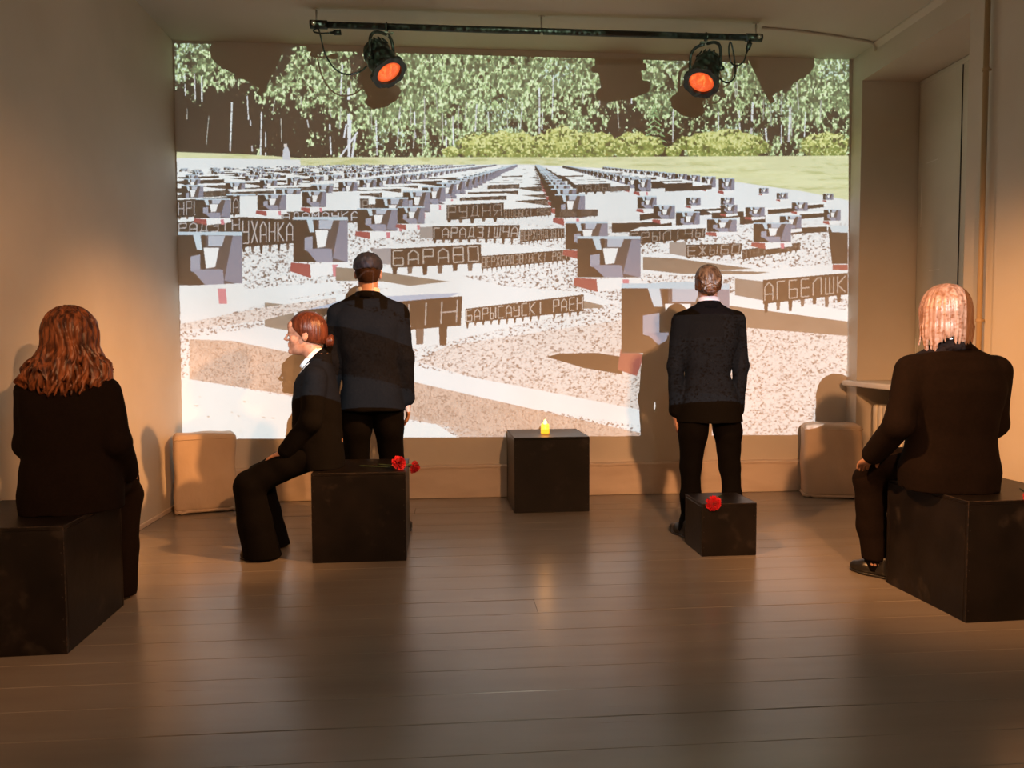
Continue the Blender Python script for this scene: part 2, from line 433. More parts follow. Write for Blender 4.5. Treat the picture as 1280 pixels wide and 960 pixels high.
GL = {'А': [(0, 4, 0, 1), (0, 1, 1, 0), (1, 0, 2, 1), (2, 1, 2, 4), (0, 2.6, 2, 2.6)], 'Б': [(2, 0, 0, 0), (0, 0, 0, 4), (0, 4, 2, 4), (2, 4, 2, 2), (2, 2, 0, 2)],
      'В': [(0, 0, 0, 4), (0, 0, 2, 0), (2, 0, 2, 4), (2, 4, 0, 4), (0, 2, 2, 2)], 'Р': [(0, 4, 0, 0), (0, 0, 2, 0), (2, 0, 2, 2), (2, 2, 0, 2)],
      'О': [(0, 0, 2, 0), (2, 0, 2, 4), (2, 4, 0, 4), (0, 4, 0, 0)], 'Е': [(2, 0, 0, 0), (0, 0, 0, 4), (0, 4, 2, 4), (0, 2, 2, 2)],
      'Х': [(0, 0, 2, 4), (2, 0, 0, 4)], 'Н': [(0, 0, 0, 4), (2, 0, 2, 4), (0, 2, 2, 2)], 'Я': [(2, 4, 2, 0), (2, 0, 0, 0), (0, 0, 0, 2), (0, 2, 2, 2), (1, 2, 0, 4)],
      'Д': [(.3, 3.5, .6, 0), (.6, 0, 1.7, 0), (1.7, 0, 1.7, 3.5), (0, 3.5, 2, 3.5), (0, 3.5, 0, 4), (2, 3.5, 2, 4)], 'З': [(0, 0, 2, 0), (2, 0, 2, 4), (2, 4, 0, 4), (.6, 2, 2, 2)],
      'І': [(1, 0, 1, 4)], 'С': [(2, 0, 0, 0), (0, 0, 0, 4), (0, 4, 2, 4)], 'К': [(0, 0, 0, 4), (0, 2, 2, 0), (0, 2, 2, 4)], 'Ы': [(0, 0, 0, 4), (0, 4, 1.2, 4), (1.2, 4, 1.2, 2), (1.2, 2, 0, 2), (2, 0, 2, 4)],
      'Ў': [(0, .4, 0, 2), (2, .4, 2, 4), (0, 2, 2, 2), (2, 4, 0, 4), (.6, -.4, 1.4, -.4)], 'У': [(0, 0, 0, 2), (2, 0, 2, 4), (0, 2, 2, 2), (2, 4, 0, 4)], 'Г': [(0, 4, 0, 0), (0, 0, 2, 0)],
      'Ш': [(0, 0, 0, 4), (1, 0, 1, 4), (2, 0, 2, 4), (0, 4, 2, 4)], 'Ч': [(0, 0, 0, 2), (0, 2, 2, 2), (2, 0, 2, 4)], 'Л': [(0, 4, 0, 1), (0, 1, 1, 0), (1, 0, 2, 0), (2, 0, 2, 4)],
      'Ё': [(2, 0, 0, 0), (0, 0, 0, 4), (0, 4, 2, 4), (0, 2, 2, 2), (.3, -.8, .6, -.8), (1.4, -.8, 1.7, -.8)], 'Ц': [(0, 0, 0, 4), (1.8, 0, 1.8, 4), (0, 4, 2.2, 4)], 'М': [(0, 4, 0, 0), (0, 0, 1, 2), (1, 2, 2, 0), (2, 0, 2, 4)],
      'Ж': [(0, 0, 2, 4), (2, 0, 0, 4), (1, 0, 1, 4)], ' ': []}
def letter_bar(tl, tr_, br, bl, text, w, c=(176, 166, 162), face=BLK, feet=0.3):
    """dark block whose front is the quad tl, tr, br, bl; letters stand on it, their feet reach below"""
    poly([tl, tr_, br, bl], face)
    L = lambda a, b, t: (a[0] + (b[0] - a[0]) * t, a[1] + (b[1] - a[1]) * t)
    n = len(text)
    for i, chh in enumerate(text):
        def P(u, v):
            t = (i + 0.14 + 0.66 * u / 2) / n
            return L(L(tl, tr_, t), L(bl, br, t), 0.12 + 0.76 * v / 4)
        for (a, b, c_, d) in GL.get(chh, []):
            p, q = P(a, b), P(c_, d)
            line(p[0], p[1], q[0], q[1], w, c)
        t0, t1 = (i + 0.06) / n, (i + 0.42) / n
        if feet > 0 and chh != ' ':
            p, q = L(bl, br, t0), L(bl, br, t1)
            hh = (bl[1] - tl[1]) * feet * (0.7 + 0.6 * tr.random())
            poly([p, q, (q[0] - 1, q[1] + hh), (p[0] + 1, p[1] + hh)], (92, 80, 74) if i % 2 else BLK)

# far rows, back to front
lat = np.random.default_rng(5)
words = ['БАРАВО', 'ГАРАДЗІШЧА', 'ЛЯДЫ', 'ВЯЛІКІ БОР', 'РУДНЯ', 'ДАЛЬВА', 'ЗАРЭЧЧА']
for k in range(44, 2, -1):
    z = 0.0037 + 0.0026 * k
    for c in range(-9, 7):
        gcol = 0.63 + 2.76 * c
        s = 1.0 / (z + 0.0011 * ((c * 37) % 5 - 2) * (0.6 if c < 0 else 0.35))
        if s > 92 or s < 7 or (c >= 1 and s > 44): continue
        x, yb = g2(gcol, 0, s)
        lim = np.interp(x, [208, 375, 660, 760, 900, 1000, 1072], [205, 209, 209, 214, 229, 243, 257])
        if x < 160 or x > 1110 or yb < lim + s * 0.06: continue
        if c < -3 and (k * 7 + c * 3) % 3 == 0: continue
        # low lettered bar to the left of the monument
        a0, a1, a2 = gcol - 2.05 + lat.uniform(-.1, .1), gcol - 1.0 + lat.uniform(-.15, .15), gcol - 0.30
        sk = 0.04 * s
        if lat.random() < 0.9:
            p0, p1 = g2(a0, 0, s), g2(a1, 0, s); q1 = g2(a2, 0, s * 0.97)
            hh = 0.25 * s
            poly([(p0[0] - .1 * s, p0[1] - hh - .06 * s), (p1[0], p1[1] - hh - .09 * s), (q1[0], q1[1] - hh * .8), (p1[0], p1[1] - hh * .7), (p0[0], p0[1] - hh)], (238, 242, 246))
            if s > 40:
                letter_bar((p0[0], p0[1] - hh), (p1[0], p1[1] - hh - sk), (p1[0], p1[1] - sk), p0, words[(k + c) % len(words)], max(0.5, s * .012), (150, 140, 136), BLK, 0.25)
                letter_bar((p1[0], p1[1] - hh * .72), (q1[0], q1[1] - hh * .72), (q1[0], q1[1] - hh * .2), (p1[0], p1[1] - hh * .1), 'ВІЦЕБСКІ РАЁН', max(0.4, s * .010), (140, 128, 122), BLK, 0.2)
            else:
                poly([(p0[0], p0[1] - hh), (p1[0], p1[1] - hh - sk), (p1[0], p1[1] - sk), p0], (24, 20, 20))
                poly([(p1[0], p1[1] - hh * .7), (q1[0], q1[1] - hh * .72), (q1[0], q1[1] - hh * .2), (p1[0], p1[1] - hh * .1)], (34, 28, 28))
        w = 0.5 * s
        monument(x - w / 2, yb - 0.42 * s, x + w / 2, yb - 0.04 * s, s > 26, 1 if s > 40 else 2)

WHITE = (232, 237, 242)
letter_bar((700, 262), (748, 262), (747, 270), (700, 272), 'ЛЯДЫ РАЁН', .5, (130, 120, 116), (16, 12, 10), .2)
for x0, y0, x1, y1 in ((765, 279, 840, 291), (868, 262, 905, 270), (925, 271, 957, 281), (960, 262, 992, 268), (1000, 268, 1032, 274), (985, 285, 1034, 293), (800, 268, 818, 276), (890, 266, 930, 274), (1003, 257, 1030, 262)):
    poly([(x0 - 6, y0 - 2), (x1, y0 - 4), (x1 + 8, y0 + 1), (x0, y0 + 1)], (238, 242, 246))
    poly([(x0, y0), (x1, y0 - 2), (x1, y1 - 3), (x0, y1)], (14, 10, 8))
for m_ in [(949, 235, 961, 242), (971, 241, 985, 249), (1029, 242, 1042, 250), (901, 247, 918, 257), (990, 253, 1010, 264), (797, 246, 821, 261), (858, 247, 876, 257), (932, 259, 956, 271), (901, 256, 922, 267), (1030, 262, 1051, 276), (817, 257, 844, 274), (975, 270, 1002, 286), (845, 265, 875, 284), (884, 274, 921, 290)]:
    monument(*m_, True, 2)
letter_bar((787, 290), (882, 284), (881, 297), (787, 306), 'БРЫЛІЧЫ', 1.0, (150, 140, 134), BLK, .15)
poly([(787, 289), (800, 284), (884, 280), (882, 285)], (236, 240, 244))
conc = 0.92 + 0.55 * (vnoise(16, 9, 31) * 0.5 + vnoise(1.6, 2.6, 32) * 0.5 - 0.5)
# --- the near ground: slabs and plots drawn one by one, back to front
poly([(226, 372), (300, 362), (420, 352), (430, 362), (330, 380), (226, 408)], WHITE)
# left lettered bars
poly([(220, 248), (450, 240), (450, 270), (300, 284), (220, 290)], WHITE)
letter_bar((222, 250), (300, 245), (300, 268), (222, 272), 'НРЦ НІНА', 0.9, (170, 166, 170), (20, 16, 14), .1)
letter_bar((302, 271), (368, 275), (368, 304), (302, 309), 'УХАНКА', 1.4, (190, 184, 186), BLK, .22)
letter_bar((222, 278), (302, 271), (302, 290), (222, 293), 'РАДЗІН', 1.2, (180, 176, 180), (14, 10, 8), .1)
letter_bar((352, 265), (450, 262), (450, 278), (352, 275), 'АДАМАЎКА', 1.1, (196, 196, 204), (30, 26, 26), .1)
for m_ in [(245, 249, 288, 273), (322, 243, 358, 263), (378, 239, 408, 259), (447, 261, 497, 289), (497, 259, 531, 280), (367, 273, 435, 328), (222, 292, 303, 357)]:
    monument(*m_)
poly([(218, 358), (304, 354), (306, 376), (226, 386)], (232, 236, 240)); poly([(272, 361), (282, 361), (284, 380), (274, 380)], (210, 128, 144))
poly([(330, 343), (333, 343), (334, 346), (330, 346)], (110, 100, 92))
# kerb of the plot of the first big inscription, middle
poly([(420, 333), (520, 333), (665, 365), (560, 375), (440, 352)], WHITE)
poly([(420, 334), (450, 336), (660, 366), (600, 372), (480, 352), (420, 351)], (132, 122, 110), conc)
# lettered blocks of the middle column, far to near
poly([(525, 281), (545, 278), (650, 281), (708, 287), (706, 296), (640, 300), (560, 298)], WHITE)
poly([(525, 284), (541, 283), (541, 298), (525, 297)], (150, 146, 146))
letter_bar((541, 283), (650, 281), (648, 298), (541, 300), 'ГАРАДЗІШЧА', 1.3, (172, 164, 160), BLK, .35)
letter_bar((650, 287), (706, 285), (706, 297), (650, 303), 'ВЕРХНЯДЗВІН', 0.8, (150, 140, 134), (10, 8, 6), .3)
poly([(466, 311), (500, 305), (600, 303), (712, 311), (712, 322), (602, 345), (520, 345)], WHITE)
poly([(466, 311), (490, 310), (490, 331), (466, 329)], (150, 148, 154))
letter_bar((489, 311), (601, 305), (602, 329), (489, 335), 'БАРАВО', 1.6, (176, 168, 162), BLK, .45)
letter_bar((602, 320), (714, 312), (713, 325), (602, 336), 'ВЕРХНЯДЗВІНСКІ РАЁН', 0.9, (162, 150, 142), (8, 6, 4), .35)
for m_ in [(707, 278, 760, 312), (722, 297, 801, 347)]:
    monument(*m_)
# middle: big block behind the man and its small inscription
poly([(330, 378), (560, 352), (735, 366), (770, 378), (520, 436), (330, 412)], WHITE)
poly([(331, 378), (368, 382), (368, 414), (331, 409)], (142, 132, 122), conc)
poly([(372, 385), (450, 372), (575, 366), (560, 372), (440, 384), (372, 388)], (172, 188, 214))
letter_bar((372, 388), (578, 370), (576, 407), (372, 424), 'МАЛЯЦІН', 1.8, (170, 162, 160), BLK, .55)
poly([(578, 384), (600, 376), (730, 366), (755, 380), (730, 384), (728, 390), (578, 405)], WHITE)
letter_bar((582, 386), (730, 368), (730, 389), (582, 404), 'БАРЫСАЎСКІ РАЁН', 1.2, (190, 180, 174), BLK, .32)
poly([(730, 376), (755, 382), (752, 385), (730, 386)], (130, 120, 110))
# right: kerbs and big block
poly([(801, 318), (840, 318), (975, 338), (1060, 340), (1060, 352), (985, 346), (880, 346), (801, 342)], WHITE)
poly([(804, 321), (845, 323), (972, 340), (940, 343), (850, 342), (804, 337)], (126, 112, 100), conc)
poly([(900, 338), (1060, 330), (1060, 338), (985, 341)], (232, 236, 240))
letter_bar((858, 306), (928, 304), (926, 318), (858, 322), 'ЕЖЫБО', 1.2, (160, 150, 144), BLK, .1)
poly([(837, 303), (858, 303), (858, 321), (837, 317)], (150, 142, 138))
letter_bar((928, 312), (1001, 303), (1000, 312), (928, 324), 'МІНСКІ РАЁН', 0.7, (120, 108, 102), (18, 14, 12), .25)
monument(942, 279, 989, 303)
poly([(912, 374), (1060, 395), (1060, 424), (912, 414)], (126, 108, 94), conc)
poly([(912, 366), (1060, 388), (1060, 402), (912, 382)], (236, 240, 244))
poly([(918, 346), (965, 340), (1060, 337), (1060, 372), (960, 378), (920, 372)], WHITE)
poly([(919, 348), (956, 352), (956, 376), (919, 369)], (136, 126, 118), conc)
letter_bar((954, 350), (1060, 341), (1060, 368), (954, 380), 'АГБЕЛШК', 1.5, (172, 160, 152), BLK, .35)
poly([(1035, 284), (1060, 284), (1060, 330), (1040, 330)], BLK); poly([(1037, 282), (1060, 282), (1060, 291), (1040, 290)], (206, 220, 230)); poly([(1041, 331), (1060, 331), (1060, 338), (1041, 337)], (150, 66, 70))
# gravel floor of the nearest plots
gm = np.zeros((PH, PW), np.float32)
def region(pts):
    keep = pic.copy(); pic[:] = 0; poly(pts, (255, 255, 255)); m = pic[..., 0].copy(); pic[:] = keep
    return m
gm = np.maximum(region([(560, 432), (640, 420), (790, 398), (1060, 420), (1060, 560), (800, 530), (520, 452)]), region([(226, 405), (330, 384), (420, 372), (420, 378), (330, 400), (226, 414)]))
paint(gm, (226, 218, 216))
paint(gm * (1 - sstep(0.40, 0.50, grav)) * 0.6, (172, 158, 154))
paint(gm * (1 - sstep(0.24, 0.33, grav)) * 0.8, (96, 78, 72))
# nearest monument, its base and shadow
poly([(683, 446), (700, 442), (745, 441), (778, 446), (778, 468), (730, 460)], BLK)
poly([(776, 436), (806, 442), (796, 470), (772, 462)], (150, 66, 66)); poly([(780, 436), (818, 440), (806, 444)], (232, 238, 242)); poly([(806, 442), (860, 436), (860, 470), (800, 470)], (196, 190, 188))
monument(777, 357, 912, 442, False, 0)
poly([(777, 357), (826, 353), (872, 352), (912, 358), (912, 362), (777, 360)], (180, 208, 226))
# front kerb across the picture: pale top and rough front
poly([(226, 424), (330, 408), (420, 424), (520, 458), (800, 512), (800, 532), (660, 510), (520, 478), (400, 452), (237, 424)], WHITE)
rough = vnoise(5, 3, 41)
poly([(237, 424), (290, 426), (400, 448), (520, 478), (660, 510), (800, 541), (800, 560), (590, 560), (560, 533), (500, 522), (400, 502), (350, 492), (237, 474)], (200, 176, 164), conc)
kf = region([(237, 424), (290, 426), (400, 448), (520, 478), (660, 510), (800, 541), (800, 560), (590, 560), (560, 533), (500, 522), (400, 502), (350, 492), (237, 474)])
paint(kf * sstep(0.58, 0.72, vnoise(1.8, 5, 45)) * 0.45, (206, 188, 178))
paint(kf * (1 - sstep(0.24, 0.34, vnoise(1.5, 1.5, 46))) * 0.6, (112, 92, 84))
# snow-pale path in front of it
poly([(224, 470), (237, 474), (350, 494), (400, 504), (500, 526), (545, 530), (586, 556), (224, 556)], (228, 236, 240))
gl = region([(586, 556), (545, 530), (500, 522), (420, 508), (430, 502), (560, 528), (650, 556)])
paint(gl * sstep(0.5, 0.6, grav), (196, 182, 176))
for k in range(22):
    x, y = tr.uniform(232, 395), tr.uniform(482, 545)
    if y < 472 + (x - 226) * 0.18 + 8: continue
    poly([(x, y), (x + tr.uniform(2, 6), y + tr.uniform(0.3, 1.5)), (x + 2, y + 1.8)], (176, 160, 140))
# crop to the frame of the projection (slightly keystoned)
def half(xa, ya, xb, yb):
    return (xb - xa) * (gy_ - ya) - (yb - ya) * (gx_ - xa)
keep = (half(218, 54, 1061.5, 74.5) > 0) & (half(1061.5, 74.5, 1059.5, 543) > 0) & (half(1059.5, 543, 228, 549) > 0) & (half(228, 549, 218, 54) > 0)
pic += 0.013                                   # a projector's black still glows a little
pic *= keep[..., None]

# resample from the drawing to wall coordinates: the drawing is a perspective view of the wall
IW, IH = 1760, 1000
WX0, WX1, WZ0, WZ1 = -2.02, 3.24, 0.40, 3.42
wx = WX0 + (np.arange(IW) + 0.5) / IW * (WX1 - WX0)
wz = WZ0 + (np.arange(IH) + 0.5) / IH * (WZ1 - WZ0)
WXg, WZg = np.meshgrid(wx, wz)
dz_ = WZg - CAM_H
den_ = WXg * CF.x + D * CF.y + dz_ * CF.z
u_ = 640 + FPX * (WXg * CR.x + D * CR.y + dz_ * CR.z) / den_
v_ = 480 - FPX * (WXg * CU.x + D * CU.y + dz_ * CU.z) / den_
fu = np.clip((u_ - PX0) * SS - 0.0, 0, PW - 2); fv = np.clip((v_ - PY0) * SS - 0.0, 0, PH - 2)
iu, iv = fu.astype(int), fv.astype(int)
au, av = (fu - iu)[..., None], (fv - iv)[..., None]
slide = (pic[iv, iu] * (1 - au) + pic[iv, iu + 1] * au) * (1 - av) + (pic[iv + 1, iu] * (1 - au) + pic[iv + 1, iu + 1] * au) * av
rgba = np.ones((IH, IW, 4), np.float32)
rgba[..., :3] = slide
img = bpy.data.images.new('projected_picture', IW, IH, float_buffer=True, is_data=True)
img.pixels.foreach_set(rgba.ravel())
img.update()
img.pack()

pl = bpy.data.lights.new('video_projector_light', 'SPOT')
pl.energy = PROJ_POWER
pl.spot_size = math.radians(62)
pl.spot_blend = 0.0
pl.shadow_soft_size = 0.0
pl.color = (0.86, 1.0, 1.14)
pl.use_nodes = True
nt = pl.node_tree
em = nt.nodes['Emission']
tc = nt.nodes.new('ShaderNodeTexCoord')
sx = nt.nodes.new('ShaderNodeSeparateXYZ')
nt.links.new(tc.outputs['Normal'], sx.inputs[0])
def mnode(op, a, b):
    n = nt.nodes.new('ShaderNodeMath'); n.operation = op
    for i, v in enumerate((a, b)):
        if isinstance(v, (int, float)): n.inputs[i].default_value = v
        else: nt.links.new(v, n.inputs[i])
    return n.outputs[0]
LD = D - PROJ_POS.y
zneg = mnode('ABSOLUTE', sx.outputs['Z'], 0.0)
# the lamp looks along its local -Z = world +Y; local X = world X, local Y = world Z
tx = mnode('DIVIDE', sx.outputs['X'], zneg)
tz = mnode('DIVIDE', sx.outputs['Y'], zneg)
uu = mnode('DIVIDE', mnode('SUBTRACT', mnode('ADD', mnode('MULTIPLY', tx, LD), PROJ_POS.x), WX0), WX1 - WX0)
vv = mnode('DIVIDE', mnode('SUBTRACT', mnode('ADD', mnode('MULTIPLY', tz, LD), PROJ_POS.z), WZ0), WZ1 - WZ0)
cx = nt.nodes.new('ShaderNodeCombineXYZ')
nt.links.new(uu, cx.inputs[0]); nt.links.new(vv, cx.inputs[1])
it = nt.nodes.new('ShaderNodeTexImage')
it.image = img
it.extension = 'CLIP'
it.interpolation = 'Linear'
nt.links.new(cx.outputs[0], it.inputs['Vector'])
nt.links.new(it.outputs['Color'], em.inputs['Color'])
# even brightness over the flat screen (falloff of angle cancelled by the projection lens)
c3 = mnode('POWER', zneg, -3.0)
nt.links.new(c3, em.inputs['Strength'])
proj = bpy.data.objects.new('video_projector_light', pl)
col.objects.link(proj)
proj.location = PROJ_POS
proj.rotation_euler = (math.radians(90), 0, 0)
# ------------------------------------------------------------------ the room
def struct(name, bm, mat, parent=None):
    o = bm_obj(name, bm, mat, parent)
    if parent is None: o['kind'] = 'structure'
    return o

T = 0.15
struct('wall_back', box_bm(XL - T, D, -0.05, XR + 0.75, D + T, ZC + T), M['wall'])
struct('wall_left', box_bm(XL - T, YB, -0.05, XL, D, ZC + T), M['wall_side'])
struct('wall_front', box_bm(XL - T, YB - T, -0.05, XR + 0.75, YB, ZC + T), M['wall_side'])
struct('ceiling', box_bm(XL, YB, ZC, XR + 0.6, D, ZC + T), M['ceiling'])
# right wall with its window niche
NY0, NY1, NZ, NX = 4.49, 5.70, 3.16, 3.625
bm = bmesh.new()
def add_box(bm, *a):
    b2 = box_bm(*a); me = bpy.data.meshes.new('t'); b2.to_mesh(me); b2.free(); bm.from_mesh(me); bpy.data.meshes.remove(me)
add_box(bm, XR, NY1, -0.05, XR + 0.55, D, ZC)                 # pier beside the screen
add_box(bm, XR, NY0, NZ, XR + 0.55, NY1, ZC)                  # lintel
add_box(bm, XR, 4.20, -0.05, XR + 0.55, NY0, ZC)              # pier with the pipe
add_box(bm, XR - 0.018, YB, -0.05, XR + 0.55, 4.20, ZC)       # rest of the wall, plastered a little thicker
add_box(bm, NX, NY0 - 0.05, -0.05, XR + 0.6, NY1 + 0.05, 0.86)    # breast under the window
struct('wall_right', bm, M['wall_side'])
# cornice along the right wall
bm = bmesh.new()
V = [bm.verts.new(v) for v in ((XR, YB, ZC), (XR - 0.032, YB, ZC), (XR - 0.032, YB, ZC - 0.012), (XR, YB, ZC - 0.045), (XR, 5.5, ZC), (XR - 0.032, 5.5, ZC), (XR - 0.032, 5.5, ZC - 0.012), (XR, 5.5, ZC - 0.045))]
for f in ((0, 1, 2, 3), (7, 6, 5, 4), (0, 4, 5, 1), (1, 5, 6, 2), (2, 6, 7, 3), (3, 7, 4, 0)): bm.faces.new([V[i] for i in f])
struct('trim_1', bm, M['wall_side'])

# floor of painted boards, each board its own piece
floor = struct('floor', box_bm(XL, YB, -0.12, XR + 0.5, D, -0.024), M['subfloor'])
y = D
row = 0
while y > YB + 0.02:
    w = 0.186 + random.uniform(-0.012, 0.012)
    if y - w < YB: w = y - YB
    cuts = [XL, XL + random.uniform(0.9, 4.6), XR + 0.47]
    if random.random() < 0.25: cuts = [XL, XR + 0.47]
    for a, b in zip(cuts[:-1], cuts[1:]):
        dz = random.uniform(-0.0012, 0.0008)
        bm = bmesh.new()
        x0, x1, y0, y1, c, z0, z1 = a + 0.0006, b - 0.0006, y - w + 0.0007, y - 0.0007, 0.002, -0.0245, dz
        vv_ = [bm.verts.new(q) for q in ((x0, y0, z0), (x1, y0, z0), (x1, y1, z0), (x0, y1, z0), (x0, y0, z1 - c), (x1, y0, z1 - c), (x1, y1, z1 - c), (x0, y1, z1 - c),
                                        (x0, y0 + c, z1), (x1, y0 + c, z1), (x1, y1 - c, z1), (x0, y1 - c, z1))]
        tl_ = random.uniform(-0.0009, 0.0009)
        for q in vv_[8:10]: q.co.z += tl_
        for f in ((0, 3, 2, 1), (0, 1, 5, 4), (1, 2, 6, 5), (2, 3, 7, 6), (3, 0, 4, 7), (4, 5, 9, 8), (5, 6, 10, 9), (6, 7, 11, 10), (7, 4, 8, 11), (8, 9, 10, 11)):
            bm.faces.new([vv_[i] for i in f])
        bm_obj('plank', bm, M['plank'], floor)
    y -= w
    row += 1

# plinth of the back wall: two courses of plastered board with a ledge, and the low boards of the other walls
bm = box_bm(XL, D - 0.034, 0.0, XR, D + 0.01, 0.238, 0.004)
base = struct('baseboard_back', bm, M['plinth'])
struct('baseboard_left', box_bm(XL - 0.01, YB, 0.0, XL + 0.012, D - 0.034, 0.03, 0.003), M['plinth'])
bm = bmesh.new()
vs = []
for i in range(53):                        # uneven ledge on top of the plinth
    x = XL + (XR - XL) * i / 52
    j = 0.0022 * math.sin(i * 1.7) + 0.002 * math.sin(i * 0.61 + 1)
    ring = [bm.verts.new(q) for q in ((x, D + 0.005, 0.228), (x, D - 0.046 + j, 0.230 + j), (x, D - 0.046 + j, 0.243 + j), (x, D - 0.036, 0.250 + j), (x, D + 0.005, 0.253 + j))]
    if vs:
        for k in range(5):
            bm.faces.new((vs[k], vs[(k + 1) % 5], ring[(k + 1) % 5], ring[k]))
    vs = ring
bm_obj('ledge', bm, M['plinth'], base)

# window in the niche: closed by a pale roller blind, taped at its edges
win = struct('window_1', box_bm(NX - 0.004, NY0 - 0.02, 0.86, NX + 0.05, NY1 + 0.02, NZ + 0.02), M['blind'])
bm_obj('roller_blind', box_bm(NX - 0.016, 4.62, 0.93, NX - 0.008, 5.675, NZ - 0.03, 0.002), M['blind'], win)
bm_obj('blind_batten', box_bm(NX - 0.020, 4.60, 3.115, NX - 0.002, 5.685, NZ - 0.004, 0.004), M['blind'], win)
bm_obj('blind_gap_strip', box_bm(NX - 0.022, 5.185, 1.0, NX - 0.017, 5.191, NZ - 0.05), M['black_metal'], win)  # dark strip added to draw the dark gap at the blind's edge
for a in ((5.45, 2.515, 5.58, 2.522, -12), (5.632, 2.05, 5.638, 2.45, 0), (5.637, 1.1, 5.643, 1.38, 0), (5.40, 1.705, 5.52, 1.711, -6), (5.66, 0.95, 5.667, 1.2, 0)):
    bm_obj('tape_strip', box_bm(NX - 0.0185, a[0], a[1], NX - 0.0165, a[2], a[3]), M['tape'], win)
bm = box_bm(XR - 0.095, NY0 - 0.08, 0.838, NX + 0.01, NY1 + 0.045, 0.880, 0.012, 3)
bm_obj('window_sill', bm, M['sill'], win)

# ribbed radiator below the sill
rad = empty('radiator', (3.33, 5.12, 0.0))
tag(rad, 'cream ribbed radiator in the niche below the window sill', 'radiator')
for i in range(14):
    yy = 5.60 - 0.066 * i
    bm_obj('radiator_section', box_bm(3.245, yy - 0.028, 0.10, 3.40, yy + 0.028, 0.70, 0.020, 3), M['rad'], rad, True)
for zz in (0.16, 0.64):
    v, f = tube_geo([(3.32, 5.63, zz), (3.32, 4.70, zz)], 0.022, 10)
    mesh_obj('header_pipe', v, f, M['rad'], rad, True)
for yy in (5.50, 4.85):
    bm_obj('foot', box_bm(3.28, yy - 0.012, -0.001, 3.37, yy + 0.012, 0.12, 0.003), M['rad'], rad)
for zz in (0.25, 0.55):
    bm_obj('bracket', box_bm(3.38, 5.13, zz, NX + 0.002, 5.16, zz + 0.02), M['rad'], rad)

# heating pipe on the pier
v, f = tube_geo([(3.125, 4.295, -0.01), (3.125, 4.295, ZC + 0.01)], 0.0155, 14)
pp = mesh_obj('heating_pipe', v, f, M['pipe'], None, True)
tag(pp, 'thin ochre heating pipe running up the wall beside the window niche', 'pipe')
for zz in (0.45, 1.30, 2.75):
    v, f = lathe_geo([(0.0, zz - 0.008), (0.021, zz - 0.008), (0.021, zz + 0.008), (0.0, zz + 0.008)], 14, Matrix.Translation((3.125, 4.295, 0)))
    mesh_obj('pipe_clip', v, f, M['pipe'], pp)
    bm_obj('clip_arm', box_bm(3.125, 4.291, zz - 0.006, XR + 0.002, 4.299, zz + 0.006), M['pipe'], pp)

# surface conduit along the ceiling edge
v, f = tube_geo(smooth_path([(2.20, 5.30, ZC - 0.008), (2.6, 5.36, ZC - 0.008), (3.0, 5.46, ZC - 0.008), (3.118, 5.50, ZC - 0.010)], 6) + [Vector((3.128, 5.505, ZC - 0.02)), Vector((3.145, 5.51, ZC - 0.06))], 0.009, 8)
cd = mesh_obj('ceiling_conduit', v, f, M['ceiling'], None, True)
tag(cd, 'thin surface cable conduit along the ceiling from lamp bar to right wall', 'conduit')

# ------------------------------------------------------------------ black cubes
def black_cube(name, label, x, y, sx_, sy_, h, rot, detail=True):
    root = empty(name, (x, y, 0))
    root.rotation_euler = (0, 0, rot)
    bpy.context.view_layer.update()
    tag(root, label, 'cube', 'black stage cubes')
    t = 0.016
    def pan(nm, *a, mat=None):
        bm = box_bm(*a, 0.0022)
        o = bm_obj(nm, bm, mat or M['black_wood'])
        o.parent = root
        return o
    hx, hy = sx_ / 2, sy_ / 2
    pan('panel', -hx, -hy, 0, hx, -hy + t, h - t * .98)
    pan('panel', -hx, hy - t, 0, hx, hy, h - t * .98)
    pan('panel', -hx, -hy + t * .97, 0, -hx + t, hy - t * .97, h - t * .98)
    pan('panel', hx - t, -hy + t * .97, 0, hx, hy - t * .97, h - t * .98)
    pan('top_panel', -hx, -hy, h - t, hx, hy, h)
    # worn lips where the paint has gone from the edges
    for a in ((-hx, -hy - .0006, hx, -hy + .003), (-hx - .0006, -hy, -hx + .003, hy), (hx - .003, -hy, hx + .0006, hy)):
        pan('worn_edge', a[0], a[1], h - .0035, a[2], a[3], h + .0006, mat=M['worn_edge'])
    for sx2 in (-1, 1):
        pan('worn_edge', sx2 * hx - .002 if sx2 > 0 else -hx - .0006, -hy - .0006, 0.004, sx2 * hx + .0006 if sx2 > 0 else -hx + .002, -hy + .002, h - .004, mat=M['worn_edge'])
    if detail:
        me = None
        for zz in np.arange(0.05, h, 0.085):
            for sx2 in (-1, 1):
                if me is None:
                    v, f = lathe_geo([(0.0, -.0015), (.0032, -.0012), (.0032, .0006), (0, .0006)], 8, Matrix.Rotation(math.radians(90), 4, 'X'))
                    o = mesh_obj('nail_head', v, f, M['worn_edge']); me = o.data
                else:
                    o = bpy.data.objects.new('nail_head', me); col.objects.link(o)
                o.parent = root
                o.location = (sx2 * (hx - .011), -hy, float(zz))
    return root

